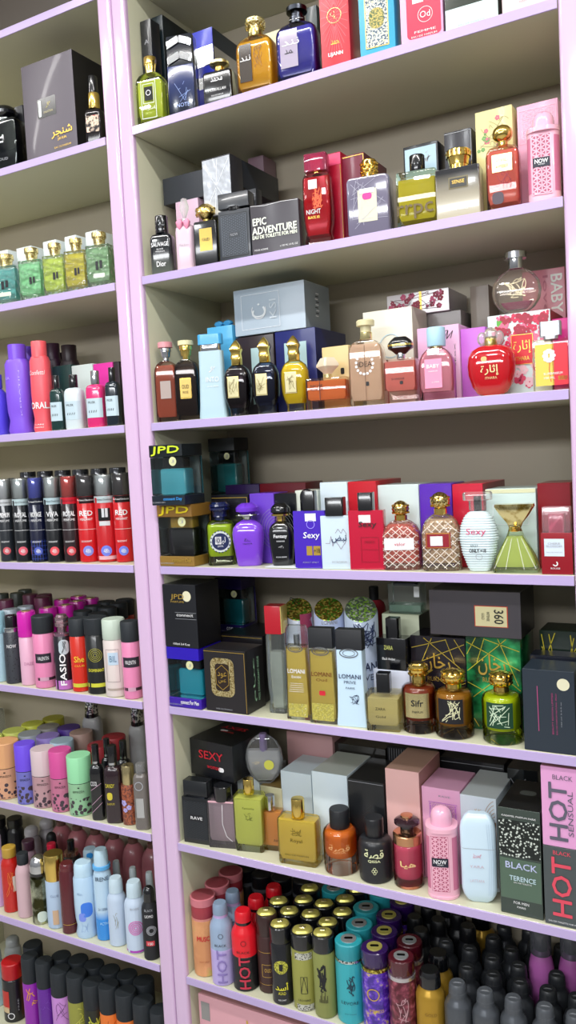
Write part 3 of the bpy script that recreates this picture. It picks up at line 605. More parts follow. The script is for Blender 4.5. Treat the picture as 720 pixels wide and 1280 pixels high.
flame_bottle('yellow oval bottle with pointed gold cap between navy bottle and amber flacon', 350, 387, 418, GL('#f4efb0', '#8a7a10'), LQ('#e0c824', .7, '#7e7410'), GOLD, 0)
i = P_('low square flacon of orange perfume with faceted cream stopper', 'C', 384, 437, 446, .01, k=.5, rz=.2)
i.body(.6, 'brick', .1, GL('#ffe6cc', '#a86a38'), LQ('#ea9052', .65, '#a04512'), .92, .3, .86, k=3).cap(.6, .68, .2, PGOLD).cap(.66, 1, .56, M('#e2d3bc', .12, 0, .8), 'capfacet', .5, 1, k=1)
i.st([[(-.3, .16), (-.3, .56)]], .0015, M('#5a2a10'), 'dip_tube').tx('NICHE', -.45, .45, .3, .05, INKB).tx('POWDER', -.45, .38, .3, .04, INKB)
i = P_('tall beige rectangular bottle with cream cap and ring of white dots', 'C', 437, 481, 399, .01, k=.52, rz=.15)
i.body(.77, 'shoulder', .2, GL('#fbeadc', '#b08a6c'), LQ('#f2dcc6', .6, '#c89870'), .93, .08, .88).cap(.77, .86, .36, PGOLD).cap(.85, 1, .54, M('#d9d0a4', .3, 0, .4), 'capT')
for a in range(0, 360, 24): i.pl(-.02 + .5 * math.cos(R(a)), .48 + .115 * math.sin(R(a)), .075, .028, WHT, .99, name='white_dot', off=.001)
i.tx('IDEA', 0, .48, .42, .06, INKB).st([[(0, .05), (0, .7)]], .0012, M('#7a5a44'), 'dip_tube').pl(.1, .25, .1, .05, INKB, .6, name='emblem')
i = P_('square rose pink bottle with glossy black pebble cap', 'C', 481, 523, 420, .01, k=.62, rz=.15)
i.body(.66, 'brick', .22, GL('#fbd8d4', '#b0606a'), LQ('#dd9488', .65, '#9c3c3c'), .95, .28, .88).cap(.66, .78, .26, SILV).cap(.74, 1, .78, BLK, 'capflat', .5, .9).cap(.86, .89, .8, GOLD, 'cyl', .52, .9, name='gold_band').pl(.1, .3, .1, .05, INKB, .6, name='emblem').tx('SI AMOUR', -.1, .36, .4, .03, INKB)
i = P_('baby pink bottle with white topped pale blue cap and pink label', 'C', 524, 569, 408, .01, k=.6, rz=.12)
i.body(.72, 'dome', .4, GL('#ffd8e0', '#b8687c'), LQ('#efb8c2', .6, '#b86070'), .93, .16, .88).cap(.7, .76, .36, PGOLD).cap(.74, 1, .54, M('#a9cfe2', .4), 'cyl').pl(-.12, .36, .5, .4, M('#ee8fb0', .4), name='label').tx('BABY', -.12, .46, .36, .05, INKW, bold=.0002).tx('PARFUM', -.12, .39, .26, .02, INKW).pl(-.1, .66, .34, .09, WHT, name='label').tx('1100', .0, .24, .2, .02, INKW)
i = P_('glossy red apple shaped bottle with crystal stopper and cream script', 'C', 583, 646, 407, .01, k=.55, rz=.1)
i.body(.74, 'apple', 1, M('#b80818', .08, 0, 1)).cap(.7, .86, .26, NM('#c8a850', '#e6d6a0', 200, .3, metal=1)).cap(.76, 1, .3, GL('#ffffff', '#8a8a90', .03, .15), 'capball', k=2)
for sx in (-1, 1): i.cap(.74, .94, .2, GL('#f4eef0', '#9a7078', .03, .25), 'capball', x=sx * .36, k=3, name='crystal_leaf')
i.tx('\uFE93\uFEAD\uFE8E\uFE9B\uFE87', 0, .36, .36, .15, M('#e6d39a', .4), bold=.0003).tx('ITHARA', .05, .25, .24, .035, M('#e6d39a', .4)).pl(-.22, .53, .12, .07, M('#c9b06a', .4), .9, name='heart')
i = P_('clear oblong bottle showing yellow and red halves with white daisy, silver cap', 'C', 666, 713, 401, .012, k=.45, rz=.12)
i.body(.74, 'rect', .1, GL('#fff3d8', '#b89a60')).cap(.74, .8, .4, SILV, rf=.5).cap(.79, 1, .58, M('#b8bac0', .25, .9), 'blk', .45, .25, k=3)
i.pl(-.35, .37, .5, .6, M('#e2c44a', .35), name='yellow_half').pl(.48, .37, .42, .6, M('#d8142c', .35), name='red_half')
for a in range(8): i.pl(-.1 + .2 * math.cos(R(45 * a)), .5 + .07 * math.sin(R(45 * a)), .16, .055, M('#dfe2f2', .4), .99, name='daisy_petal', off=.0012 + a * .00003)
i.st([[(-.05, .46), (-.1, .3), (-.02, .12)]], .0015, M('#c8582c'), 'flower_stem').tx('BLUMENPARFUM', .1, .24, .5, .035, INKW, off=.0016).tx('100 ML', -.1, .18, .3, .035, INKW, off=.0016).pl(.6, .17, .24, .06, INKG, name='label')
bk = X_('brown black box with aqua panel under the pale silver blue box', 'C', 297, 344, 420, .08, .10); bk.carton('#2c2226', .3).pl(.3, .5, .5, .7, M('#a8c4c8'), name='aqua_panel').tx('\uFEAA\uFEE4', .3, .45, .3, .2, INKB)
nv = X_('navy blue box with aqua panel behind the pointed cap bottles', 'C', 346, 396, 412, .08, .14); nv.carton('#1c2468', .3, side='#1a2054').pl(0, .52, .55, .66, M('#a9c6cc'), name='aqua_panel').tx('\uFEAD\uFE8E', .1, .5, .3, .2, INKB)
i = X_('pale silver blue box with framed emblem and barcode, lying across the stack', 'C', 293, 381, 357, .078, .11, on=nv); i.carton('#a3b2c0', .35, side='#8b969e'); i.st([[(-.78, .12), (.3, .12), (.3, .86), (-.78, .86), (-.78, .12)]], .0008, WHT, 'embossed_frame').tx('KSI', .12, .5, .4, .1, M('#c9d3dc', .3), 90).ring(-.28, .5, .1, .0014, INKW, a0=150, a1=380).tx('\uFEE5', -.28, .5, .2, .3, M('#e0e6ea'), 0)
for k_ in range(9): i.pl(-.1 + .035 * (k_ % 3), .3 + .06 * k_, .12, .022, INKB if k_ % 2 else WHT, on='R', name='barcode_line', off=.0008)
nb = X_('beige lettered box behind the orange flacon', 'C', 404, 437, 433, .075, .06); nb.carton('#e0c890', .4).tx('NICHE', .1, .3, .8, .1, INKB).pl(.5, .6, .14, .1, INKB, .6, name='emblem')
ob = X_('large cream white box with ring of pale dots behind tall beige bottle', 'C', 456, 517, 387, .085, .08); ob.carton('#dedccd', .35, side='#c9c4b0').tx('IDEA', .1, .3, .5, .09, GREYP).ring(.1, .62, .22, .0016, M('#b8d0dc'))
sb = X_('flat silver grey box under the blossom printed box', 'C', 505, 578, 392, .17, .1); sb.carton('#807a76', .3)
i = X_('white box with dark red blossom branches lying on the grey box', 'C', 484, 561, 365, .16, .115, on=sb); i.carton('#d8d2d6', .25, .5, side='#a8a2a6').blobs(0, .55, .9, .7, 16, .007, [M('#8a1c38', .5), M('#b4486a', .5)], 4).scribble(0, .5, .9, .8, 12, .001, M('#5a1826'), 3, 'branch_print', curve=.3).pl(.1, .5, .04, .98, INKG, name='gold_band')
i = X_('pale pink box printed with black scribble mark behind the baby pink bottle', 'C', 523, 575, 408, .08, .09); i.carton('#e2b2d4', .35).st([[(.2, .93), (.5, .93), (.3, .82)], [(.5, .93), (.42, .82), (.72, .92), (.6, .82)]], .0011, INKB, 'zigzag_mark').tx('SEXX', .8, .6, .3, .03, INKB, 90)
X_('bright magenta violet box left of the red apple bottle', 'C', 577, 608, 410, .085, .09).carton('#c26ad0', .35)
ib = X_('white box with pink red flower print and red square label behind the apple bottle', 'C', 611, 689, 391, .075, .11); ib.carton('#d3e0e2', .35, side='#b03a50').blobs(.1, .8, .85, .36, 16, .011, [M('#c8204a', .4), M('#e0688a', .4), M('#a01434', .4)], 2).blobs(.4, .35, .5, .6, 12, .011, [M('#d8486c', .4), M('#eec0cc', .4)], 8).pl(.1, .55, .34, .36, M('#cf1e2a', .4), name='red_label', off=.0016).st([[(-.24, .37), (.44, .37), (.44, .73), (-.24, .73), (-.24, .37)]], .0009, INKG, 'label_frame', off=.002).tx('\uFE93\uFEAD\uFE8E\uFE9B\uFE87', .1, .58, .28, .16, INKG, off=.0022).tx('ITHARA', .1, .44, .22, .05, INKG, off=.0022).pl(-.5, .9, .2, .1, M('#58a838'), .7, name='leaf_print')
i = P_('round clear flat flacon with silver cap perched on the flower box', 'C', 614, 677, 313, .078, k=.32, on=ib, rz=.15)
i.body(.74, 'disc', 1, GL('#f2e4d8', '#6e5a50', .02, .06), k=9).cap(.73, .9, .3, SILV, 'cyl').cap(.89, 1, .44, SILV, 'cyl').scribble(0, .4, .5, .3, 16, .0009, M('#e6d6b0', .3, .5), 3, 'leaf_drawing', curve=.3)
loft(i.P, 'liquid', [(i.H * (.08 + .06 * t), i.W * .5 * math.sqrt(max(0, 1 - (1 - (.1 + .1 * t)) ** 2)) * .9, i.D * .25, 1) for t in range(3)], LQ('#8a3a5e', .7))
bp = X_('pink box with four large silver letters reading downward', 'C', 655, 708, 337, .192, .075, mode='F'); bp.carton('#d07c8c', .4).tx('BABY', .62, .8, .3, .26, M('#eceae4', .35), -90, bold=.0004, on='F').tx('love', .1, .8, .3, .12, M('#b45a72'), -90)
X_('hot pink box edge beside the floral box at the shelf end', 'C', 691, 711, 398, .08, .08).carton('#d01a86', .35)
X_('dull beige box standing deep behind the magenta box', 'C', 590, 613, 357, .2, .07).carton('#8a7f72', .5)
# ---- fourth shelf (D), at eye level
def window_box(label, sh, xl, xr, yt, y0, D, base, lid, frame, inner, on=None, lw='JPD', text_c='#c8dc28', low='connect', lidh=.2, baseh=.16, low_c=INKW, H=None, yb=None):
    """carton with a clear acetate window: printed lid band and base, a bottle showing inside"""
    i = X_(label, sh, xl, xr, yt, y0, D, on=on, H=H, yb=yb); W, D_, H_ = i.W, i.D, i.H
    box(i.P, 'box_base', -W / 2, W / 2, -D_ / 2, D_ / 2, 0, H_ * baseh, M(*base))
    box(i.P, 'box_lid', -W / 2, W / 2, -D_ / 2, D_ / 2, H_ * (1 - lidh), H_, M(*lid))
    box(i.P, 'acetate_window', -W / 2 + .001, W / 2 - .001, -D_ / 2 + .001, D_ / 2 - .001, H_ * baseh + .0005, H_ * (1 - lidh) - .0005, GL('#eef6f4', '#8fb0b0'), .001)
    for sx in (-1, 1): box(i.P, 'corner_strip', sx * (W / 2 - .003) - .003, sx * (W / 2 - .003) + .003, D_ / 2 - .003, D_ / 2 - .0012, H_ * baseh + .001, H_ * (1 - lidh) - .001, M(*frame))
    box(i.P, 'backing_card', -W / 2 + .004, W / 2 - .004, D_ / 2 - .006, D_ / 2 - .004, H_ * baseh + .001, H_ * (1 - lidh) - .001, M('#93a4a6', .5))
    zb, zt = H_ * baseh + .001, H_ * (1 - lidh) - .002; w2 = W * .38
    b = loft(i.P, 'glass_body', [(zb, w2 * .9, D_ * .2, .2), (zb + .002, w2, D_ * .22, .2), (zb + (zt - zb) * .66, w2, D_ * .22, .2), (zb + (zt - zb) * .7, w2 * .9, D_ * .2, .2)], M(inner[0], .15, 0, .6), 4)
    loft(i.P, 'cap', [(zb + (zt - zb) * .72, w2 * .86, D_ * .18, .3), (zt, w2 * .86, D_ * .18, .3)], M(inner[1], .25), 4)
    i.S = Surf(D=D_)
    if lw: i.tx(lw, 0, 1 - lidh / 2, .84, lidh * .74, M(text_c, .4), shear=.16, bold=.0006)
    i.pl(.42, .72, .22, .11, M('#cfd0a0', .4), .99, name='round_seal').tx('J', .42, .72, .08, .05, GREYP)
    i.tx(low, .3, baseh * .62, .56, baseh * .4, low_c, bold=.0002).tx('EAU DE PARFUM 100 ML', -.55, baseh * .3, .4, baseh * .16, GREYP)
    return i
w2 = window_box('gold and clear window box with yellow lettered lid, under the teal window box', 'D', 198, 241, 631, .003, .07, ('#8a6a2c', .4), ('#8a6428', .4), ('#7a5a20', .4), ('#16161a', '#b08c38'), text_c='#e0c818', low='connect Oak', low_c=INKG)
w1 = window_box('teal window box with black lid lettered in lime, stacked on the gold one', 'D', 188, 229, 556, -.018, .07, ('#16202a', .3), ('#10181c', .3), ('#1a4a50', .3), ('#56b4c4', '#14181c'), on=w2, low='connect Day', low_c=M('#3a90d8'))
w3 = window_box('black and gold window box standing behind the leftmost stack on eye level shelf', 'D', 263, 296, 629, .16, .06, ('#2a2010', .4), ('#181410', .3), ('#7a5a20', .4), ('#16161a', '#b08c38'), text_c='#a08a18', lw=None, low='Oak')
window_box('teal glass window box with black top standing behind, uppermost of its stack', 'D', 262, 294, 548, .16, .06, ('#101a1c', .3), ('#0e1416', .3), ('#1a5a5c', .3), ('#2a7c80', '#14181c'), on=w3, lw=None, low='Day')
i = P_('round navy capped bottle of green perfume with white lace ring around navy label', 'D', 258, 294, 629, .012, k=.66, mode='S', rz=.5)
i.body(.72, 'round', .7, GL('#e8eec0', '#4a5a2a'), LQ('#a3b81e', .8, '#4a5a10'), .9, .2, .88).cap(.7, .78, .36, M('#1a2450', .2, 0, .6)).cap(.77, 1, .72, M('#131c48', .15, 0, .8), 'capcrown').pl(0, .38, .74, .4, M('#cfd4d2', .4), .99, name='lace_ring').pl(0, .38, .6, .32, M('#16224e', .35), .99, name='navy_label', off=.001).tx('\uFEFE\uFEF4\uFEDF', 0, .4, .36, .12, INKW, off=.0018).tx('LAYAL', 0, .31, .2, .03, INKW, off=.0018)
for a in range(0, 360, 20): i.pl(.67 * math.cos(R(a)), .38 + .175 * math.sin(R(a)), .05, .028, M('#16224e', .35), .99, name='lace_dot', off=.0014)
i = P_('glossy purple egg shaped bottle with matching purple cap and silver collar', 'D', 290, 331, 630, .01, k=.6, rz=.4)
i.body(.74, 'bell', .9, M('#7a3fd0', .12, 0, .8)).cap(.73, .82, .36, SILV, 'capstep').cap(.8, 1, .72, M('#6a34c4', .12, 0, .8), 'capflat').scribble(0, .42, .2, .06, 5, .0006, INKB, 8, 'crest').tx('VELOUR', 0, .36, .3, .02, INKB)
loft(i.P, 'cap_chain', [(i.H * .8, i.W * .37, i.W * .3, 1), (i.H * .81, i.W * .38, i.W * .31, 1), (i.H * .82, i.W * .37, i.W * .3, 1)], SILV)
i = P_('glossy black urn shaped bottle with white script beside a purple flat bottle', 'D', 335, 369, 630, .014, k=.62, rz=.35, dz=.0022)
i.body(.72, 'bell', .9, BLK).cap(.71, .8, .34, GOLD).cap(.78, 1, .74, BLK, 'capflat').cap(.8, .83, .7, GOLD, 'cyl', name='gold_band').tx('Fantasy', 0, .47, .5, .07, INKW, bold=.0002).tx('intense', 0, .4, .3, .03, INKW).scribble(0, .3, .2, .05, 4, .0006, INKW, 5, 'star_marks').tx('POUR FEMME', 0, .14, .4, .02, INKW)
i0 = i
t = T('paper_tray', 'tray', 'crumpled white paper sheet under the glossy black urn bottle', 'D', 329, 372, 703, .008, .05, mode='F', H=.0019)
loft(t.P, 'paper_sheet', [(0, t.W * .48, .024, .3), (.001, t.W * .5, .026, .3), (.0018, t.W * .47, .023, .3)], M('#dfe4e4', .5), 4)
def slab(label, sh, xl, xr, yt, col, capc, bt, capw, rf=.12, y0=.01, rz=.12, k=.3, capk='blk', **kw):
    i = P_(label, sh, xl, xr, yt, y0, k=k, rz=rz, **kw); i.body(bt, 'brick', rf, col, k=4).cap(bt - .002, 1, capw, capc, capk, capw * .8 if capw < .5 else .4, .3, k=4); return i
i = slab('purple flat bottle with white tag and gold squares, black square cap', 'D', 368, 410, 614, M('#4423b4', .15, 0, .8), BLK, .745, .38)
i.pl(.1, .66, .34, .1, WHT, name='price_tag').ring(.1, .57, .12, .0012, M('#9a8af0')).tx('Sexy', .12, .42, .5, .1, INKW, shear=.1, bold=.0002).pl(-.05, .23, .18, .12, INKG, name='gold_square').pl(.42, .23, .22, .12, INKG, name='gold_square').tx('ADULT ONLY', 0, .08, .5, .02, GREYP).tx('+18', .42, .23, .18, .06, INKB, off=.0014)
i = slab('white flat bottle with black cap and heartbeat line through Arabic lettering', 'D', 402, 440, 622, M('#c9dbe8', .2, 0, .5), BLK, .745, .62)
i.tx('\uFEBE\uFE92\uFEE7', .25, .42, .5, .1, M('#20305c'), bold=.0002).st([[(-.7, .36), (-.4, .36), (-.3, .46), (-.2, .32), (-.1, .38)], [(0, .5), (.2, .56), (.4, .5), (.55, .56), (.75, .5), (.7, .38), (.35, .28), (0, .4)]], .0007, M('#7a5a70'), 'heart_line').tx('EAU DE PARFUM', .2, .1, .5, .025, GREYP)
i = slab('crimson flat bottle with white tag and black script, square black cap', 'D', 437, 482, 616, M('#b80f34', .15, 0, .8), BLK, .77, .42)
i.pl(-.05, .66, .34, .1, WHT, name='price_tag').tx('Sexy', .1, .58, .5, .09, INKB, shear=.1, bold=.0002).st([[(-.3, .1), (.7, .1), (.7, .42), (-.3, .42), (-.3, .1)], [(-.3, .26), (.7, .26)]], .0007, M('#8a0a24'), 'panel_frame').tx('SEXY', .2, .36, .3, .03, M('#7a0a20'))
def quilted(label, xl, xr, yt, tint, edge, liq, gold_w, lbl, capd=.66):
    i = P_(label, 'D', xl, xr, yt, .01, k=.6, rz=.2)
    i.body(.72, 'dome', .6, GL(tint, edge, .06, .05, 130), liq, .92, .14, .92)
    P = []
    for s in (-1, 1):
        for q in range(-9, 10):
            a = [(-.96, q * .1 + .3 - s * .22), (.96, q * .1 + .3 + s * .22)]; pts = []
            for n in range(13):
                x = a[0][0] + (a[1][0] - a[0][0]) * n / 12; z = a[0][1] + (a[1][1] - a[0][1]) * n / 12
                if .02 < z < .66 - .12 * x * x: pts.append((x, z))
            if len(pts) > 1: P.append(pts)
    i.st(P, .0011, GL('#fff8ee', '#e8d8c8', .05, .75), 'quilted_cut_highlight')  # cut lines kept near white to paint in their highlights
    i.cap(.71, .79, .34, GOLD, 'cyl', k=5).cap(.77, 1, gold_w, NM('#a88338', '#f2e0a0', 330, .2, metal=1), 'capball').knobs(.8, .95, gold_w * .9, GOLD, 12, 3, .035); return i
i = quilted('coral quilted glass bottle with gold filigree ball cap and white ribbon label', 478, 526, 627, '#ffd9cf', '#c0685a', LQ('#f08070', .5, '#c86052'), .46, 0)
i.pl(-.05, .38, .8, .17, WHT, name='label', off=.0018).tx('valor', .0, .38, .3, .05, INKR, off=.0025)
i = quilted('clear diamond quilted bottle with gold ball cap and dark red label', 527, 576, 616, '#f2e6c8', '#9a8860', LQ('#d8c2ae', .5, '#a08a70'), .52, 0)
i.pl(-.1, .39, .66, .2, M('#8e1626', .4), name='red_label', off=.0018).pl(-.18, .385, .32, .12, WHT, name='price_tag', off=.0024).st([[(-.7, .3), (.5, .3), (.5, .48), (-.7, .48), (-.7, .3)]], .0008, INKG, off=.0028)
i = P_('white horizontally ribbed bulging bottle with clear cap over black pump', 'D', 573, 624, 616, .01, k=.55, rz=.12)
H, W, D = i.H, i.W, i.D; rg = []
PR = PROF['belly']
def prof_at(pr, t):
    for (a, b), (c, d) in zip(pr, pr[1:]):
        if t <= c: return b + (d - b) * (t - a) / (c - a)
    return pr[-1][1]
for q in range(97):
    t = q / 96; s_ = prof_at(PR, t); r_ = 1 + (.03 if q % 4 in (1, 2) else -.022); rg.append((t * .76 * H, W / 2 * s_ * r_ * .98, D / 2 * (s_ * r_) * .98, .95))
i.S = Surf([(z, a, b, c) for z, a, b, c in rg][::4]); loft(i.P, 'ribbed_body', rg, M('#cfe0e6', .25, 0, .3), 8, ang=60)
i.cap(.76, .95, .2, BLK, 'cyl', name='pump').cap(.77, 1, .74, GL('#ffffff', '#9aa2b0', .03, .08), 'capT', .4, .6, k=3)
i.tx('Sexy', -.05, .5, .5, .1, M('#c83a6a'), shear=.1, off=.003).tx('ADULT', -.16, .33, .2, .03, INKB, off=.003).tx('ONLY +18', 0, .27, .42, .045, INKB, off=.003, bold=.0002).ring(.05, .19, .08, .0006, GREYP)
i = P_('dress shaped glass bottle of pale lime perfume with gold gathered bow top', 'D', 615, 674, 631, .01, k=.42, rz=.1)
i.body(.66, 'dress', .35, GL('#eef6d0', '#8aa060', .03), LQ('#e8f0a0', .5, '#b4c45c'), .8, .12, .84).cap(.6, .66, .26, GOLD, 'cyl').cap(.6, 1, .86, NM('#a98c3c', '#f2e4a8', 60, .15, metal=1), 'hour', .34, .5, k=5)
for a in range(5): loft(i.P, 'gold_rose', [(i.H * (.6 + .012 * a), .0065 - .0008 * a, .004, 1), (i.H * (.61 + .012 * a), .007 - .001 * a, .0045, 1), (i.H * (.62 + .012 * a), .005 - .0008 * a, .003, 1)], GOLD, 4, 0, -i.D * .3 - .001 * a) if a % 2 == 0 else None
i.st([[(-.9, .06), (-.3, .5)], [(.9, .06), (.3, .5)], [(-.4, .05), (-.12, .5)], [(.4, .05), (.12, .5)]], .001, GL('#ffffff', '#b0b8a0', .03, .5), 'glass_fold')
i = P_('dark red block bottle with pink clear cap and white label at the shelf end', 'D', 677, 717, 634, .008, k=.42, rz=.02)
i.body(.62, 'brick', .06, M('#8e1220', .25, 0, .4), k=3).cap(.62, .9, .5, M('#c86a80', .15, 0, .6), 'blk', .4, .2, k=3, name='cap_core').cap(.62, 1, .9, GL('#f6d0d8', '#b06a78', .03, .12), 'blk', .4, .12, k=3)
i.pl(-.15, .4, .64, .26, M('#cfdcea', .4), name='label').tx('CHERIE', -.15, .46, .4, .03, GREYP).tx('BLOSSOM', -.15, .42, .5, .03, GREYP).tx('EAU DE PARFUM', -.15, .33, .5, .015, GREYP).ring(-.1, .16, .07, .0018, INKW, a0=200, a1=420).tx('ROUGE', -.1, .09, .3, .025, INKW)
kb = X_('black box with thin gold rim behind the round navy capped bottle', 'D', 266, 312, 619, .07, .06); kb.carton('#17161c', .25).st([[(-.95, .96), (.95, .96), (.95, .04)]], .0012, INKG)
pb2 = X_('plain purple box behind the purple egg shaped bottle', 'D', 314, 344, 617, .07, .06); pb2.carton('#6a40c0', .35)
bs = X_('black box printed with fine white curved dots behind the black urn bottle', 'D', 345, 371, 617, .07, .06); bs.carton('#101318', .25).rings_(-.8, .5, [.3, .42, .54, .66, .78, .9], .0006, GREYP, 'dotted_arcs')
fl = X_('flat dark purple box lying on the boxes behind, left of the maroon one', 'D', 284, 326, 606, .14, .06); fl.carton('#2c1a4a', .3)
X_('flat maroon box lying on the boxes behind the black urn bottle', 'D', 327, 384, 604, .14, .08).carton('#6c1822', .3)
i = X_('cream white box with black oval doorway print behind the purple flat bottle', 'D', 371, 399, 613, .075, .06); i.carton('#d6dbcf', .35).pl(.05, .72, .62, .6, BLK, .99, name='black_oval')
X_('plain white box behind the white heartbeat bottle', 'D', 402, 436, 603, .07, .09).carton('#d3e2ea', .35)
i = X_('bright red box behind the crimson flat bottle', 'D', 437, 472, 602, .07, .13); i.carton('#c01e2c', .3).tx('Sexy', .2, .6, .5, .07, INKR)
X_('pale aqua white box behind the coral quilted bottle', 'D', 474, 525, 606, .075, .08).carton('#d0dedd', .35)
X_('vivid purple box behind the diamond quilted bottle', 'D', 526, 566, 605, .07, .08).carton('#5a2cb0', .3)
X_('scarlet box with deep side right of the vivid purple box', 'D', 567, 605, 605, .07, .15).carton('#c4203a', .3, side='#8a1c2c')
i = X_('pale mint white box with framed square behind the dress shaped bottle', 'D', 608, 671, 611, .075, .09); i.carton('#cbe0dd', .35).st([[(-.7, .55), (.7, .55), (.7, .8), (-.7, .8), (-.7, .55)]], .0007, WHT, 'embossed_frame').pl(0, .97, .99, .05, M('#d2d4b0'), name='cream_band')
X_('dark red box behind the red block bottle at the right end of eye level shelf', 'D', 673, 714, 604, .07, .1).carton('#7e1622', .3).pl(.1, .68, .7, .1, M('#d8c8cc'), name='pale_band')

# ---- fifth shelf (E)
wb1 = window_box('clear window box with violet lid and teal bottle, under the black carton', 'E', 210, 250, 810, .002, .085, ('#3a1c9a', .3), ('#2c18a8', .2), ('#3a2ab0', .3), ('#1fa4bc', '#10181c'), lw=None, low='connect For Men')
i = X_('large black carton with round seal and gold initials on the violet lidded box', 'E', 205, 246, 731, .002, .085, on=wb1); i.carton('#14161c', .35, side='#101116').tx('JPD', -.1, .8, .4, .1, INKG, shear=.1).tx('PARFUMS', -.1, .73, .4, .03, INKG).pl(.46, .82, .26, .15, M('#d6d2b4', .4), .99, name='round_seal').st([[(-.3, .46), (.98, .46)], [(-.3, .56), (.98, .56)]], .0006, GREYP).tx('connect', .3, .52, .5, .04, INKW).tx('100ml 3.4 fl.oz', 0, .06, .5, .035, INKW)
wv = X_('dark base box behind the black connect carton stack', 'E', 268, 300, 792, .17, .06); wv.carton('#141026', .4)
window_box('teal window box with dark violet lid, deep behind the black carton', 'E', 270, 303, 723, .17, .06, ('#1c1450', .3), ('#1c1048', .3), ('#2a1c70', .3), ('#1c6a74', '#101820'), on=wv, lw=None, low='connect')
def oud_box(i):
    i.carton('#221f22', .3, side='#1a171a').pl(-.12, .56, .56, .62, NM('#8a7440', '#e0d09a', 350, .3, '#5a4a20', metal=.6), .5, name='ornate_frame').pl(-.12, .56, .34, .44, M('#2a1e18', .3), .45, name='dark_plaque', off=.001)
    i.st([[(-.42, .45), (-.12, .36), (.18, .45), (.18, .67), (-.12, .76), (-.42, .67), (-.42, .45)]], .001, INKG, 'plaque_rim', off=.0015).tx('\uFEA9\uFEEE\uFECB', -.12, .6, .22, .1, INKG, off=.0018).tx('\uFEB2\uFECB', -.12, .5, .18, .07, INKG, off=.0018).scribble(-.12, .56, .52, .58, 10, .001, M('#f0e4b4', .3, .6), 3, 'scrollwork', curve=.12).tx('FREE DEODORANT', -.1, .05, .4, .02, GREYP)
    i.st([[(-.98, .97), (.98, .97)], [(.96, .02), (.96, .97)]], .001, INKG, 'gold_edge'); return i
i = oud_box(X_('black box with ornate gold framed plaque at the front of its shelf', 'E', 256, 308, 813, .006, .07)); i.tx('FREE DEODORANT INSIDE', .3, .5, .7, .1, M('#a4d0a8'), 90, on='R').tx('\uFEE1\uFE8E\uFEAE\uFECB', -.15, .5, .7, .16, M('#a4d0a8'), 90, on='R')
for n_, (a, b, yy) in enumerate(((276, 330, 794), (293, 335, 786))):
    q = X_(['black box with gold rim just behind the ornate plaque box', 'black box with gold rim rearmost of the three dark boxes'][n_], 'E', a, b, yy, (.09, .165)[n_], .065); q.carton('#181518', .3).st([[(-.98, .97), (.98, .97)], [(-.98, .985), (-.98, .02)]], .001, INKG)
i = P_('tall slim clear bottle with tall red cap sided in gold', 'E', 334, 360, 758, .012, k=.8, rz=.1, yb=892)
i.body(.76, 'waist', .3, GL('#e4ecea', '#3a4442', .02, .04), LQ('#c8ccc4', .25), .75, .06, .6, k=3).cap(.74, 1, .92, M('#a81424', .25, 0, .4), 'blk', .8, .12, k=3)
box(i.P, 'gold_side', i.W * .455, i.W * .5, -i.W * .4, i.W * .4, i.H * .745, i.H * .998, M('#d8c274', .25, .4))
def lom(label, xl, xr, yt, yb, shell, liq, capm, tc, sub, y0=.012):
    i = P_(label, 'E', xl, xr, yt, y0, k=.42, rz=.1, yb=yb)
    i.body(.79, 'flare', .2, shell, liq, .95, .06, .86, k=4).cap(.79, 1, .88, capm, 'capslope' if capm is CLR else 'blk', .34, .2, k=4)
    H, W, D = i.H, i.W, i.D
    loft(i.P, 'neck', [(H * .79, W * .12, W * .1, 1), (H * .9, W * .12, W * .1, 1)], SILV, 4) if capm is CLR else None
    i.ring(0, .76, .3, .0018, SILV, name='oval_collar', sq=.45).ring(0, .76, .2, .001, SILV, name='oval_collar', sq=.45)
    i.tx('LOMANI', 0, .52, .72, .045, tc, bold=.00015).tx(sub, 0, .46, .4, .03, tc); return i
i = lom('tall gold flecked bottle with clear cap and diagonal white lines', 357, 389, 783, 900, GL('#f4ecb8', '#8a7a30'), LQ('#f0e094', .62, '#a88c34'), CLR, INKW, 'Exotic')
i.st([[(-.7 + .04 * q, .30 + .022 * q), (.55, .30 + .022 * q)] for q in range(5)], .0006, INKW).pl(0, .1, .8, .14, NM('#d8cc6a', '#a8a044', 250, .2, '#f0e8b0', metal=.3), name='gold_flecks')
i = lom('tall gold flecked bottle with flared black cap and small red emblem', 386, 423, 786, 905, GL('#f4ecb8', '#8a7a30'), LQ('#ecdc90', .62, '#a08634'), BLKM, M('#7a4a28'), 'Oud')
i.pl(0, .32, .22, .05, INKR, .5, name='red_emblem').pl(0, .12, .8, .18, NM('#d8cc6a', '#a8a044', 250, .2, '#f0e8b0', metal=.3), name='gold_flecks')
i = lom('tall matte white bottle with flared black cap and blue floral print', 420, 460, 788, 909, M('#c3dcee', .3, 0, .2), None, BLKM, M('#28345a'), 'PRIVE')
i.scribble(.25, .28, .35, .1, 14, .0008, M('#28345a'), 3, 'floral_drawing', curve=.25).tx('PARIS', 0, .4, .3, .02, M('#28345a'))
def tubebox(label, xl, xr, yt, col, gl, y0):
    i = X_(label, 'E', xl, xr, yt, y0, None, k=1, mode='O', rz=None); a = loft(i.P, 'tube_carton', i.rings('can', 0, i.H, i.W, i.D, 1), M(col, .3, 0, .3), 9); i.S = Surf(i.rings('can', 0, i.H, i.W, i.D, 1))
    b = loft(i.P, 'glitter_lid', [(i.H, i.W * .47, i.W * .47, 1), (i.H + .0015, i.W * .46, i.W * .46, 1)], gl, 9)
    for o in (a, b):        # the tube is cut on a slant, its lid facing the aisle
        for v in o.data.vertices:
            if v.co.z > i.H * .5: v.co.z += v.co.y * .62
        o.data.update()
    return i
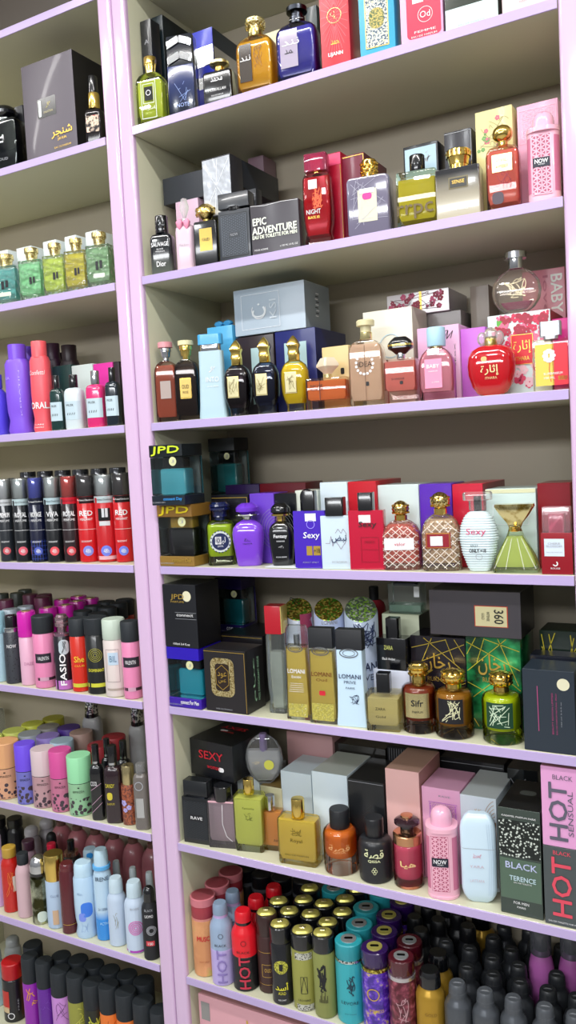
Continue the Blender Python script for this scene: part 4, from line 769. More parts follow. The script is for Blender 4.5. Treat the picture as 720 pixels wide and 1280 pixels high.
GLIT = NM('#6a5a20', '#d8bc5a', 260, .25, '#4a8a2a', metal=.6, kind='vor'); GLIS = NM('#6a7a6a', '#e6eee2', 260, .25, '#9ad04a', metal=.6, kind='vor')
i = tubebox('tube carton with gold glitter lid and ribbon loop, left of three', 357, 394, 762, '#ccd3e8', GLIT, .075); i.pl(.5, .5, .4, .95, M('#a03a5a', .4), name='crimson_side')
crv = [(0, 0), (-.002, .012), (-.008, .02), (-.016, .024), (-.018, .021), (-.010, .015), (-.004, .006)]
V, F = [], []
for a, (p, q) in enumerate(crv): V += [(p + .002, .004, i.H + q), (p + .002, .0085, i.H + q + .001)]
F = [(2 * a, 2 * a + 1, 2 * a + 3, 2 * a + 2) for a in range(len(crv) - 1)]; mk('ribbon_loop', V, F, BLKM, i.P, True, 80)
i = tubebox('tube carton with gold glitter lid, middle one of three tubes', 395, 433, 762, '#bcc8ea', GLIT, .075); i.tx('LOMANI', 0, .9, .5, .04, GREYP)
i = tubebox('white tube carton printed with blue damask scrolls and silver glitter lid', 433, 475, 762, '#c8d6ee', GLIS, .07)
i.tx('LOMANI', 0, .48, .9, .08, M('#28345a'), bold=.0003).tx('PRIVE', 0, .38, .6, .06, M('#28345a')).scribble(0, .78, .8, .26, 34, .0014, M('#2c3a66'), 4, 'damask_print', curve=.22).scribble(0, .15, .8, .26, 30, .0014, M('#2c3a66'), 7, 'damask_print', curve=.22)
i = P_('red brown round bottle deep in shadow behind the tubes', 'E', 455, 485, 733, .2, k=.9, rz=None, mode='O')
i.body(.88, 'round', 1, LQ('#6e1c24', .9)).cap(.86, 1, .4, BLKM)
zb = X_('small white box supporting the black cube bottle', 'E', 468, 513, 838, .062, .045); zb.carton('#d3d8ea', .35).tx('ZARA', .6, .5, .2, .1, INKB)
i = P_('glossy black cube bottle with tall square cap standing on a white box', 'E', 472, 513, 774, .063, D=.034, on=zb, mode='S', rz=0); i.body(.62, 'brick', .12, BLK, k=3).cap(.62, 1, .4, BLK, 'blk', .36, .2, k=3).tx('ZARA', -.15, .44, .3, .08, M('#c8cc70')).tx('Black Amber', -.15, .22, .44, .05, INKW)
zc = X_('cream white box with dark side under the empty clear cube bottle', 'E', 480, 526, 768, .125, .06); zc.carton('#cfd6ba', .35, side='#262e22')
i = P_('square clear glass bottle with thick green base and white tag', 'E', 487, 531, 729, .13, D=.036, on=zc, rz=.05); i.body(.97, 'brick', .1, GL('#dfe8e4', '#4a5a56', .02, .06), LQ('#8aa898', .35), .28, .04, .9, k=3).pl(.75, .72, .16, .34, WHT, name='price_tag').cap(.9, 1, .7, GUN, 'blk', .5, .2, k=3)
i = P_('small cubic clear bottle of pale champagne perfume with square black cap', 'E', 459, 503, 845, .012, k=.7, rz=.15, yb=915)
i.body(.66, 'brick', .14, GL('#f6efc8', '#8a8250'), LQ('#efe6b8', .5, '#c0b478'), .86, .14, .86, k=4).cap(.66, 1, .4, BLK, 'blk', .36, .25, k=3).tx('ZARA', -.1, .4, .3, .05, INKB).tx('Gold', -.1, .26, .3, .04, INKB)
def round_b(label, sh, xl, xr, yt, yb, tint, liq, cap=GOLD, kind='capcrown', cw=.56, bt=.7, **k):
    i = P_(label, sh, xl, xr, yt, .012, k=1, rz=None, mode='O', yb=yb, face=.9, **k)
    i.body(bt, 'round', 1, tint, liq, .93, .26, .9).cap(bt - .015, bt + .08, cw * .7, cap, 'cyl').cap(bt + .06, 1, cw, cap, kind); return i
i = round_b('round bottle of red brown perfume with gold label and crown cap', 'E', 502, 546, 828, 918, GL('#f2d0b0', '#6a2c14'), LQ('#743018', .8, '#4a140a'))
i.pl(-.1, .42, .66, .36, PGOLD, name='gold_label').tx('Sifr', -.1, .46, .34, .09, INKB, bold=.0002).tx('PARFUM', -.1, .33, .3, .03, INKB); i.knobs(.8, .94, .5, GOLD, 10, 2, .05)
i = round_b('round bottle of amber perfume with black white cracked label, gold bloom cap', 'E', 543, 592, 835, 925, GL('#f4e2a4', '#7a5a18'), LQ('#8c6420', .75, '#5a3a08'), kind='capball', cw=.6)
i.pl(-.15, .42, .62, .36, M('#15141a'), name='label').scribble(-.15, .42, .5, .33, 18, .0011, M('#d9d8b0'), 2, 'cracked_lines'); i.knobs(.8, .97, .54, GOLD, 12, 3, .05)
i = round_b('round bottle of lime green perfume with green cracked label, gold bloom cap', 'E', 602, 653, 838, 932, GL('#eef0a0', '#6a7414'), LQ('#a4b414', .75, '#4a5408'), kind='capball', cw=.56)
i.pl(-.1, .42, .64, .36, M('#17402a'), name='label').scribble(-.1, .42, .5, .33, 18, .0011, M('#c9dcc0'), 5, 'cracked_lines'); i.knobs(.8, .97, .5, GOLD, 12, 3, .05)
CRK = [[(-.97, .86), (.3, .97)], [(-.97, .66), (.97, .93)], [(-.5, .98), (.97, .62)], [(-.2, .98), (-.9, .5)], [(.3, .98), (.6, .72)], [(.62, .98), (.97, .8)], [(-.97, .45), (-.2, .62)], [(.97, .5), (.2, .4), (-.6, .1)], [(-.97, .3), (.5, .03)], [(.97, .3), (-.1, .55)], [(.6, .03), (.97, .2)]]
i = X_('black box crossed by gold crack lines and gold Arabic script', 'E', 515, 583, 796, .08, .07); i.carton('#1c1820', .25, .5).st(CRK, .0012, M('#c9b040', .3, .3), 'gold_line_pattern').tx('\uFEE5\uFE8E\uFEA7\uFEAD', -.05, .7, .5, .22, INKG, bold=.0003).tx('RUKHAN', 0, .52, .4, .05, INKG)
gb = X_('green marbled box crossed by gold crack lines', 'E', 584, 652, 796, .08, .10); gb.carton('#176a3c', .25, .5, mat=NM('#0e3a22', '#23894e', 26, .25, '#4ac07a', coat=.5)).st([[(-x, z) for x, z in p] for p in CRK], .0012, M('#d2c23a', .3, .3), 'gold_line_pattern').tx('\uFEE5\uFE8E\uFEA7\uFEAD', -.05, .7, .5, .22, INKG, bold=.0003).tx('RUKHAN', 0, .54, .4, .05, INKG)
i = X_('dark grey box with large numerals on a cream label, lying across two cracked print boxes', 'E', 537, 651, 739, .07, .1, on=gb); i.carton('#4a464c', .35, side='#17171a').pl(.37, .46, .36, .46, M('#c8442c'), name='label_rim').pl(.37, .46, .34, .43, M('#dcd3a4', .4), name='label', off=.001).tx('360', .54, .46, .3, .1, INKB, -90, off=.0018, bold=.0002).tx('INTENSE', .31, .46, .2, .03, INKB, -90, off=.0018).tx('GOLD', .2, .46, .14, .03, INKB, -90, off=.0018)
i = X_('big dark teal black carton with pink small print and round seal, front right', 'E', 654, 719, 838, .006, .07); i.carton('#232d38', .4, side='#1a222a').st([[(-.4, .25), (-.42, .8)]], .0012, M('#a84a78'), 'pink_line').tx('BEAUTY EDITION LIMITED', .15, .48, .5, .03, M('#a83a70'), 90).tx('EAU DE PARFUM NATURAL SPRAY', .3, .48, .5, .025, M('#a83a70'), 90).tx('100 ml 3.4 fl oz', .48, .48, .3, .02, GREYP, 90).pl(.58, .84, .24, .19, M('#d6d2b4', .4), .99, name='round_seal')
i = X_('dark green box with gold crack lines behind the big teal black carton', 'E', 676, 735, 789, .13, .07); i.carton('#14261c', .3, .5).shards(8, .0016, M('#d2c23a', .3, .5), 4, z0=.5)
X_('dark blue black box between the big carton and green cracked box', 'E', 664, 722, 820, .085, .04).carton('#1a1e2c', .35)
# ---- sixth shelf (F)
rv = X_('black box under the tilted black carton with red lettering at the left end', 'F', 246, 271, 957, .075, .03); rv.carton('#15181c', .4)
rg_ = X_('black box with gold upper rim behind the yellow green bottle', 'F', 271, 297, 964, .10, .12); rg_.carton('#1c1c1e', .35, top='#a8945c')
wg = X_('small white box between gold rimmed black box and gold topped box', 'F', 298, 326, 972, .10, .12); wg.carton('#ccd6dc', .35)
gt = X_('gold topped cream box below the clear disc flacon', 'F', 327, 355, 984, .085, .09); gt.carton('#c9c6a4', .35, top='#7a6434')
i = X_('black carton lettered in red, resting on darker boxes at the left', 'F', 238, 288, 930, .045, .13, on=rg_, rz=-.18); i.carton('#121318', .3).tx('SEXY', 0, .62, .56, .22, INKR, bold=.0003).tx('woman', .1, .3, .3, .08, INKR).pl(.45, .28, .12, .12, INKW, .9, name='heart').tx('SEXY', -.1, .4, .56, .12, INKR, 180, bold=.0003, on='T').tx('woman', -.1, 0, .3, .05, INKR, 180, on='T').pl(-.35, .1, .16, .06, INKW, .9, on='T', name='heart')
i.P.rotation_euler = (0, 0, -.12)
i = P_('clear disc flacon of pale lilac perfume with violet stopper and yellow flower, on boxes', 'F', 306, 354, 918, .075, k=.3, on=gt, rz=.35)
i.body(.93, 'disc', 1, GL('#eef0ec', '#5a6468', .02, .04), k=9).cap(.62, .95, .2, M('#8a78a8', .3, 0, .3), 'cyl', name='stopper').pl(.3, .38, .26, .2, M('#d8d858', .4), .99, name='yellow_flower')
loft(i.P, 'liquid', [(i.H * (.08 + .56 * t / 8), i.W * .44 * math.sqrt(max(.02, 1 - (1 - (.16 + 1.1 * t / 8)) ** 2)), i.D * .3, .9) for t in range(9)], LQ('#cfd0d4', .28), 6)
i = P_('black lattice print bottle with tall black block cap, leftmost on the sixth shelf', 'F', 230, 268, 978, .012, k=.5, rz=.1)
i.body(.74, 'brick', .08, M('#15181c', .3, 0, .3), k=3).cap(.74, .77, .7, GUN, 'blk', .4, .1, k=3).cap(.76, 1, .9, M('#14171b', .3, 0, .3), 'blk', .4, .1, k=3).lat(0, .38, .84, .6, .0085, .0009, M('#2c3138', .3, 0, .3)).pl(.1, .42, .5, .1, BLKM, name='name_plate', off=.0016).tx('RAVE', .1, .42, .44, .05, INKW, off=.0022)
i = P_('clear thick walled bottle with round black cap and curved dip tube', 'F', 261, 299, 986, .012, k=.5, rz=.25)
i.body(.78, 'brick', .1, GL('#f0e8ee', '#3c3a44', .02, .03), LQ('#b9a8ae', .3), .94, .14, .84, k=3).cap(.76, 1, .62, BLK, 'cyl').st([[(.1, .72), (.05, .4), (.3, .2), (.7, .12)]], .001, INKW, 'dip_tube').pl(0, .76, .9, .03, M('#d8a8b4'), name='pink_collar')
i = P_('square bottle of yellow green perfume with tall gold cap', 'F', 293, 332, 978, .02, k=.5, rz=.2)
i.body(.8, 'slab', .3, GL('#f4f8c4', '#8a943c'), LQ('#e6e98c', .68, '#b4bc5c'), .92, .12, .88).cap(.79, 1, .36, GOLD).scribble(.1, .5, .34, .12, 8, .0008, M('#5a6420'), 3, 'crest', curve=.1).tx('Favourite', .1, .62, .4, .03, M('#5a6420'))
i = P_('narrow bottle of orange perfume with chrome cap between two yellow bottles', 'F', 324, 354, 997, .045, k=.4, rz=.2)
i.body(.74, 'brick', .15, GL('#ffeac0', '#a87428'), LQ('#f2b464', .62, '#c47a3a'), .95, .12, .86, k=4).cap(.73, 1, .4, SILV).tx('Adn', .5, .2, .2, .05, INKB)
i = P_('wide bottle of golden yellow perfume with short gold cap and crown crest', 'F', 348, 400, 1003, .01, k=.42, rz=.12)
i.body(.72, 'slab', .3, GL('#fbf4b0', '#9a8a28'), LQ('#f0da76', .68, '#b89c3c'), .95, .1, .88).cap(.71, 1, .32, GOLD).scribble(0, .52, .3, .14, 12, .001, M('#7a6a20'), 4, 'crown_crest', curve=.1).tx('Royal', 0, .38, .3, .07, M('#5a4a18')).tx('EAU DE PARFUM', 0, .16, .6, .025, M('#5a4a18'))
X_('dusky pink box deep behind the white boxes of the sixth shelf', 'F', 361, 418, 917, .19, .08).carton('#c89a9c', .35)
X_('pale blue white box behind the golden yellow bottle', 'F', 353, 391, 966, .085, .10).carton('#c4d2da', .4)
i = X_('tall white box with plain front and grey top beside the black box', 'F', 392, 436, 967, .075, .12); i.carton('#d3e2ea', .35, top='#b9c0ba')
i = X_('tall black box with faint embossed print between white and salmon boxes', 'F', 437, 482, 976, .07, .12); i.carton('#1b1d20', .3).st([[(-.96, .975), (.96, .975)]], .0009, GREYP).scribble(.1, .62, .4, .3, 14, .0006, M('#34373c'), 4, 'embossed_print')
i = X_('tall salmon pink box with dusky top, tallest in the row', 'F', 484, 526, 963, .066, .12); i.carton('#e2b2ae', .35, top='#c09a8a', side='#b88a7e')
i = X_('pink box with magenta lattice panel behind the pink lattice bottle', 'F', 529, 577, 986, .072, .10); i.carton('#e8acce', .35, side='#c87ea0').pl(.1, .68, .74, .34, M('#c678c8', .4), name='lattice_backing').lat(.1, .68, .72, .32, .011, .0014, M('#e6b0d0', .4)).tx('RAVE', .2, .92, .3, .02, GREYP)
i = X_('white box with brown concentric arches behind the white pebble bottle', 'F', 577, 622, 996, .072, .13); i.carton('#dbe6ee', .35, top='#cdd6d8').pl(.62, .4, .34, .7, M('#8a6238', .4), name='brown_panel').scribble(-.1, .84, .3, .06, 6, .0008, M('#c8a878'), 2, 'flourish', curve=.1)
i.st([circ(1.0, .62, .4 + .1 * q, .2 + .04 * q, 12, 100, 180) for q in range(5)], .0007, M('#b98a58'), 'arch_lines', off=.0014)
i = P_('round clear footed bottle of orange perfume with plain black cap', 'F', 404, 447, 1010, .012, k=1, rz=None, mode='O', yb=1095)
i.body(.72, 'round', 1, GL('#fbe8d8', '#8a6a5a'), LQ('#e6862c', .62, '#b85a18'), .96, .36, .92).cap(.7, 1, .58, BLKM).tx('\uFE94\uFEBC\uFED7', -.1, .46, .6, .1, M('#e8b070')).tx('QISSA', -.1, .39, .36, .035, M('#e8b070'))
i = P_('matte black round bottle with black cap and cream Arabic lettering', 'F', 448, 490, 1021, .012, k=1, rz=None, mode='O', yb=1105)
i.body(.7, 'round', 1, M('#1b1c20', .4, 0, .15)).cap(.69, 1, .56, M('#15161a', .35, 0, .3)).tx('\uFE94\uFEBC\uFED7', -.1, .5, .56, .14, M('#d9dcae'), bold=.0003).tx('QISSA', -.1, .38, .36, .045, M('#d9dcae'), bold=.0002)
for dx, dz in ((0, .035), (0, -.035), (-.085, 0), (.085, 0)): i.ring(-.1 + dx, .22 + dz, .038, .0009, M('#d9dcae'), name='flower_emblem')
i = P_('slim round pink bottle with rose gold shoulder and black disc cap', 'F', 491, 529, 1018, .012, k=1, rz=None, mode='O', yb=1112)
i.body(.62, 'can', 1, GL('#f8c8d4', '#8a4a5a'), LQ('#cf5a7a', .8, '#8a2c4a'), .98, .2, .92).cap(0, .04, .98, RGOLD).cap(.61, .76, .96, RGOLD, 'round').cap(.75, .86, .46, BLK).cap(.84, .97, .84, M('#2a1420', .15, 0, .7), 'capflat').cap(.96, 1, .4, RGOLD, 'cyl', name='rose_gold_button')
i.tx('\uFE8E\uFEF4\uFEEB', -.05, .36, .5, .1, M('#e6c48a'), bold=.0003)
now_bottle(P_('pink lattice bottle with domed cap beside the white pebble bottle', 'F', 533, 573, 1016, .012, k=.9, rz=None, yb=1128, face=.8))
i = P_('flat white pebble shaped bottle with faint pink swirl print', 'F', 576, 621, 1021, .012, k=.4, rz=.25, yb=1132)
i.body(1, 'pill', .7, M('#c9dfee', .25, 0, .4), name='bottle_body').st([[(-.98, .62), (.98, .62)]], .0007, GREYP, 'cap_seam').scribble(-.1, .54, .3, .06, 8, .0008, M('#d8a8b8'), 4, 'swirl_print', curve=.1).tx('YARA', -.1, .42, .4, .03, M('#c8b0bc')).tx('LATTAFA', -.1, .26, .4, .03, M('#c8b8c4'))
i.st([[(.5 + .12 * q, .1), (.62 + .1 * q, .5), (.5 + .12 * q, .9)] for q in range(3)], .0006, M('#a8c0d4'), 'ridge_lines')
i = X_('glossy dark green box with silver crackle print above a plain green panel', 'F', 624, 677, 1012, .012, .13); i.carton('#2c3a34', .25, .6, side='#101514', top='#17181a').pl(0, .72, .96, .34, NM('#c4ccc4', '#101816', 210, .3, kind='cells', pos=(.3, .4)), name='crackle_print').pl(0, .34, .96, .38, M('#48604f', .25, 0, .5), name='green_panel')
i.tx('BLACK', .05, .47, .74, .06, M('#b8c0e0'), bold=.0002).tx('TERENCE', .1, .35, .62, .045, M('#b8d0d8'), bold=.0002).tx('EAU DE TOILETTE', .1, .31, .42, .012, INKW).tx('FOR MEN', .0, .12, .36, .025, INKW).tx('PARIS', .0, .08, .2, .018, INKW).tx('KARAMEL PARFUM PARIS', 0, .93, .8, .016, INKW).pl(0, .12, .4, .16, M('#9aa4a0', .2, .8), .9, on='T', name='silver_seal')
hb = X_('dark grey green box with coral letters reading upward, at the right edge', 'F', 680, 728, 1060, .008, .07); hb.carton('#454c4e', .35)
hb.tx('HOT', -.05, .5, .74, .5, M('#d8485c'), 90, bold=.0006).tx('BLACK', .0, .93, .46, .05, M('#d8485c')).tx('EAU DE TOILETTE FOR MEN', 0, .05, .8, .02, INKW)
i = X_('pink box with grey letters reading upward, atop the dark grey green one', 'F', 677, 727, 960, .008, .07, on=hb); i.carton('#d89ac8', .35, top='#9a6a78').tx('HOT', -.16, .45, .72, .46, M('#5a5868'), 90, bold=.0006).tx('SENSUAL', .46, .44, .56, .13, M('#5a5868'), 90).tx('BLACK', .1, .88, .5, .06, M('#5a5868'))
X_('black box with glossy wrapped top deep behind the white box', 'F', 418, 484, 932, .2, .07).carton('#24221f', .2, .6)
X_('long black box lying deep behind the pink lattice box', 'F', 552, 632, 951, .205, .07).carton('#1d1d20', .35).st([[(-.97, .96), (.97, .96)]], .0009, GREYP)
X_('black box with fine white vertical stripes deep behind the salmon box', 'F', 486, 548, 936, .2, .06).carton('#17171a', .3).st([[(-.9 + .1 * q, .02), (-.9 + .1 * q, .98)] for q in range(8)], .0007, GREYP, 'stripe_print')
i = X_('glossy black wrapped box behind the crackle print box', 'F', 636, 674, 962, .175, .1); i.carton('#191b1c', .15, .8).scribble(0, .8, .8, .3, 6, .0012, GREYP, 3, 'wrap_crease')

# ---- seventh shelf (G): body sprays
def can(label, sh, xl, xr, yt, yb, body, capm, cb=.82, prof='can', capk='cyl', cw=.96, group=None, cat='spray can', H=None, y0=.012, rz=None):
    i = T(CN, cat, label, sh, xl, xr, yt, y0, None, 1, 'O', rz, yb, group=group, H=H, face=.9)
    i.body(cb, prof, 1, body, name='can_body').cap(cb, 1, cw, capm, capk); return i
G7 = 'body sprays packed on the lowest full right shelf'
def gold_lid(i, m=M('#d9cf6e', .3, .65)):
    """raised leaf shaped gold emblem on a sloping cap"""
    loft(i.P, 'gold_emblem', [(i.H - .001, i.W * .43, i.W * .31, .9), (i.H + .004, i.W * .36, i.W * .25, .9), (i.H + .006, i.W * .24, i.W * .16, .9)], m, 6)
    loft(i.P, 'emblem_ring', [(i.H + .006, i.W * .15, i.W * .11, 1), (i.H + .0075, i.W * .12, i.W * .08, 1)], PGOLD, 6)
def button(i, m=M('#b9bcc0', .3, .7)):
    loft(i.P, 'metal_button', [(i.H - .0005, i.W * .28, i.W * .28, 1), (i.H + .0015, i.W * .27, i.W * .27, 1)], m, 6)
    loft(i.P, 'button_slot', [(i.H + .0015, i.W * .15, i.W * .06, .9), (i.H + .0022, i.W * .15, i.W * .06, .9)], GUN, 3)
i = can('peach orange can with rose red cap, front left corner of the spray shelf', 'G', 233, 264, 1118, 1221, NM('#c98a5c', '#d99a6a', 20, .35, '#b8b05a'), M('#9c3440', .35), .74, cw=.98)
i.cap(.9, 1, 1.02, M('#c4727c', .4), name='cap_disc').cap(.7, .75, .99, M('#c88078', .35)).tx('MUSC', -.1, .5, .5, .06, INKR, bold=.0003).tx('BODY SPRAY', -.1, .2, .4, .02, M('#a85a3a'))
caps_at(i, [(265, 1104), (283, 1092)], ['rose red capped peach can, middle of three in the left corner', 'rose red capped peach can, rearmost of three in the left corner'], 'peach cans in the left corner')
def hot(label, xl, xr, yt, yb, up, low, capm, tc):
    i = T(CN, 'spray can', label, 'G', xl, xr, yt, .012, None, 1, 'O', None, yb, face=.9)
    i.body(.83, 'canneck', 1, up, name='can_body').cap(.82, .88, .62, BLK if capm is not LCAP else M('#b8a0d0', .35), 'cyl').cap(.87, 1, .66, capm, 'capslope')
    S = i.S; i.cap(.0, .46, 1.012, low, 'can', name='lower_sleeve', rf=1)
    i.S = Surf([(z, a * 1.02, b * 1.02, c) for z, a, b, c in S.r]); i.tx('HOT', -.06, .25, .42, .42, tc, 90, bold=.0005, off=.001).tx('BLACK', -.1, .52, .5, .03, INKB if up is not LUP else INKB).ring(-.05, .64, .1, .001, INKB); return i
LCAP, LUP = M('#7f93ac', .3, 0, .3), M('#8fa3be', .3, 0, .2)
i = hot('lilac and blue can with slate cap and upright lettering, in the front row', 258, 287, 1127, 1232, LUP, M('#b4a4da', .35), LCAP, M('#8a78b8'))
caps_at(i, [(287, 1117)], 'lilac and blue can behind the front lilac can', None)
i = hot('red and black can with red cap and upright red letters', 286, 318, 1136, 1238, M('#d81424', .3, 0, .2), M('#17171a', .35), M('#d01424', .35), M('#c43048'))
caps_at(i, [(315.5, 1121), (338, 1108)], ['red capped can directly behind the red and black front can', 'rearmost red capped can, near the gold leaf lids'], 'red capped cans behind')
i = can('dark brown can with gold leaf lid and thin gold frame', 'G', 315, 343, 1141, 1243, M('#3c2322', .35), M('#33201f', .3), .74); gold_lid(i)
i.st([[(-.6, .22), (.4, .22), (.4, .38), (-.6, .38), (-.6, .22)], [(-.9, .54), (.9, .54)], [(-.9, .12), (.9, .12)]], .0008, INKG, 'gold_frame').tx('OUD', -.1, .31, .3, .05, INKG)
i = can('black can with large gold medallion and gold Arabic lettering', 'G', 338, 366, 1155, 1258, M('#15161b', .25, 0, .4), M('#101116', .25, 0, .4), .8, cw=1); gold_lid(i)
i.pl(-.08, .5, .62, .3, NM('#5a5420', '#d0cf4a', 500, .4), .99, name='gold_medallion').pl(-.08, .5, .16, .09, INKB, .6, name='lion_head', off=.001).tx('\uFEAA\uFEB3\uFE83', -.08, .25, .56, .1, M('#d6cf3a'), bold=.0004).tx('ASAD', -.08, .16, .34, .04, M('#d6cf3a')).tx('BODY SPRAY', -.08, .07, .34, .02, INKW)
asad = i
cg = can('olive gold can with silver leopard spot bands, gold leaf lid', 'G', 366, 397, 1164, 1269, M('#8c8c44', .4), M('#14151a', .25, 0, .4), .8, cw=1); gold_lid(cg)
cg.pl(0, .73, 1.6, .09, NM('#16161a', '#b9b9ae', 300, .4, kind='cells', pos=(.35, .4)), name='leopard_band').pl(0, .05, 1.6, .08, NM('#16161a', '#b9b9ae', 300, .4, kind='cells', pos=(.35, .4)), name='leopard_band').st([[(-.3, .24), (.22, .24), (.22, .46), (-.3, .46), (-.3, .24)], [(-.3, .24), (-.04, .46), (.22, .24)]], .001, INKB, 'arch_emblem').tx('LEOPARD', -.05, .15, .5, .025, INKB)
cm = can('olive can with black creeping panther drawing, gold leaf lid', 'G', 397, 425, 1167, 1275, M('#7f8448', .4), M('#14151a', .25, 0, .4), .8, cw=1); gold_lid(cm)
cm.scribble(-.2, .5, .4, .34, 20, .0026, INKB, 3, 'panther_drawing', curve=.2).st([[(-.5 + .1 * q, .2), (-.5 + .1 * q, .24 + .05 * (q % 3))] for q in range(8)], .0016, M('#4a4a28'), 'skyline_drawing')
caps_at(asad, [(344, 1128), (365, 1137), (394, 1145), (416, 1150.5), (382, 1123), (410, 1130), (394, 1109), (450, 1119), (440, 1132), (424, 1149)], 'black can with gold leaf lid in the rows behind the medallion can', 'gold lidded black cans in rows')
tq = can('turquoise can with steel button lid and dark dragon drawing', 'G', 420, 456, 1176, 1290, M('#2fa3ae', .3, 0, .2), M('#2a98a4', .35), .8, y0=.012)
button(tq); tq.cap(.76, .81, 1.0, NM('#5a6a6a', '#e8eeee', 350, .2, metal=1, kind='vor'), name='glitter_collar').scribble(.05, .5, .3, .26, 16, .0018, M('#123a4a'), 6, 'dragon_drawing', curve=.25).tx('LEVORE', -.05, .28, .6, .04, M('#123a4a')).tx('pour homme', -.05, .14, .4, .02, M('#123a4a'))
caps_at(tq, [(452, 1157), (465, 1141), (475, 1125.5), (421, 1112)], ['second turquoise can from the front of its row', 'third turquoise can from the front of its row', 'fourth turquoise can from the front, beside the violet lids', 'turquoise lid far back among the gold leaf lids'], 'turquoise cans in a row')
pv = can('violet can with gold collar and gold topped dark lid', 'G', 450, 486, 1183, 1296, NM('#3a1a8a', '#6a3ac8', 90, .25, '#c8b04a', coat=.5), M('#2c1050', .2, 0, .5), .8)
button(pv, M('#d9cf6e', .3, .65)); pv.cap(.76, .81, 1.02, NM('#7a6a2a', '#e8d870', 300, .2, metal=1, kind='vor'), name='gold_collar').ring(-.2, .5, .2, .002, INKG, name='coin_print').tx('IMPRESS', 0, .3, .5, .04, INKG)
caps_at(pv, [(482, 1166.5), (493, 1149), (502, 1133)], ['second violet can from the front of its row', 'third violet can from the front of its row', 'rearmost violet can of its row'], 'violet cans in a row')
mr_ = can('maroon can with white collar and steel button lid', 'G', 482, 516, 1194, 1308, NM('#4a1420', '#7a3444', 90, .3, '#a8606c', coat=.4), M('#4a0c1c', .2, 0, .5), .8)
button(mr_); mr_.cap(.76, .81, 1.02, M('#c9c4c8', .2, .8), name='silver_collar').scribble(0, .4, .5, .3, 12, .0014, M('#b08890'), 3, 'floral_drawing', curve=.3)
caps_at(mr_, [(511, 1175.5)], 'maroon can with steel button lid just behind the front maroon can', None)
gd = T(CN, 'spray can', 'golden can with rounded black cap in the front row', 'G', 515, 552, 1211, .02, None, 1, 'O', None, 1335, face=.9)
gd.body(.8, 'canneck', 1, M('#b08a30', .3, .5), name='can_body').cap(.8, 1, .74, BLK, 'capslope').tx('GOLD', 0, .5, .4, .04, M('#7a5a1a'))
caps_at(gd, [(557, 1196), (586, 1155)], ['golden can with black cap just behind the front golden can', 'golden can with black cap far back among black cans'], 'golden cans among dark ones')
gr = T(CN, 'spray can', 'steel grey can with slanted grey twist cap and blue mark', 'G', 551, 586, 1227, .02, None, 1, 'O', None, 1350, face=.9)
def twist(i, bodym, capm, mark):
    i.body(.82, 'canneck', 1, bodym, name='can_body').cap(.81, .89, .66, capm, 'cyl', name='cap_collar').cap(.88, 1, .64, capm, 'capslope')
    loft(i.P, 'nozzle_slot', [(i.H * .998, i.W * .22, i.W * .06, .8), (i.H * 1.012, i.W * .1, i.W * .03, .8)], capm, 4); i.pl(-.1, .42, .5, .06, mark, name='colour_mark'); return i
gm, gc = M('#55595f', .3, .5), M('#4a4e54', .4, .1)
twist(gr, gm, gc, M('#2a5ac8'))
gr2 = T(CN, 'spray can', 'steel grey can with slanted cap and orange red mark', 'G', 588, 623, 1238, .022, None, 1, 'O', None, 1362, face=.9); twist(gr2, gm, gc, M('#e8442a'))
gr3 = T(CN, 'spray can', 'steel grey can with slanted cap beside the orange marked one', 'G', 625, 660, 1247, .022, None, 1, 'O', None, 1374, face=.9); twist(gr3, gm, gc, M('#70757c'))
caps_at(gr3, [(678, 1259), (713, 1268)], ['steel grey can with slanted cap, second from the right end of the front row', 'steel grey can with slanted cap at the right edge of the photo'], 'front row grey cans at the right')
dkc = T(CN, 'spray can', 'x', 'G', 625, 660, 1247, .022, None, 1, 'O', None, 1374, face=.9); twist(dkc, M('#34373c', .35, .4), M('#25272b', .4), M('#3a3d42'))
dk_label = 'dark grey can with black twist cap in the packed back rows at the right'
DK = [(583, 1209), (616, 1218), (649, 1225), (682, 1236), (716, 1244.5), (588, 1192.5), (620, 1199), (653, 1206), (687, 1219), (719, 1227), (606, 1177), (638, 1184), (616, 1161), (646, 1169), (660, 1192), (672, 1205), (560, 1183)]
q0 = DK[0]; p = on_plane(q0[0], q0[1], dkc.top); dkc.P.location = (p.x, p.y, dkc.base + .0002); dkc.P['label'] = dk_label; dkc.P['group'] = 'dark cans in the back rows'
caps_at(dkc, DK[1:], dk_label, 'dark cans in the back rows')
bk7 = T(CN, 'spray can', 'all black can with rounded cap in the dim back rows', 'G', 523, 553, 1172, .09, None, 1, 'O', None, None, face=.9, group='black cans in the dim back rows')
bk7.body(.82, 'canneck', 1, M('#17181c', .35, 0, .2), name='can_body').cap(.81, 1, .72, M('#101114', .3, 0, .3), 'capslope')
caps_at(bk7, [(526, 1154), (528, 1138), (555, 1161), (552, 1144), (580, 1172), (575, 1150)], 'all black can with rounded cap in the dim back rows', 'black cans in the dim back rows')
bs_ = can('black can with silver collar deep in the left back corner', 'G', 296, 322, 1087, None, M('#121318', .35), M('#0e0f14', .3), .78, y0=.17, group='silver collared black cans at the back')
bs_.cap(.77, .82, 1.01, M('#6a6c74', .35, .5), name='silver_collar')
caps_at(bs_, [(330, 1092), (352, 1098), (372, 1100)], 'black can with silver collar deep in the left back corner', 'silver collared black cans at the back')
pc = T('body_spray_bottle', 'body spray', 'pink bottle with dark dome cap near the right edge', 'G', 659, 693, 1172, .1, None, 1, 'O', None, None, face=.9, group='pink bottles with dark dome caps')
pc.body(.8, 'dome', 1, M('#b060a8', .3, 0, .4), name='bottle_body').cap(.74, 1, .8, GL('#8a8c96', '#22232a', .05, .3), 'cyl').cap(.74, .93, .5, BLK, 'cyl', name='inner_pump')
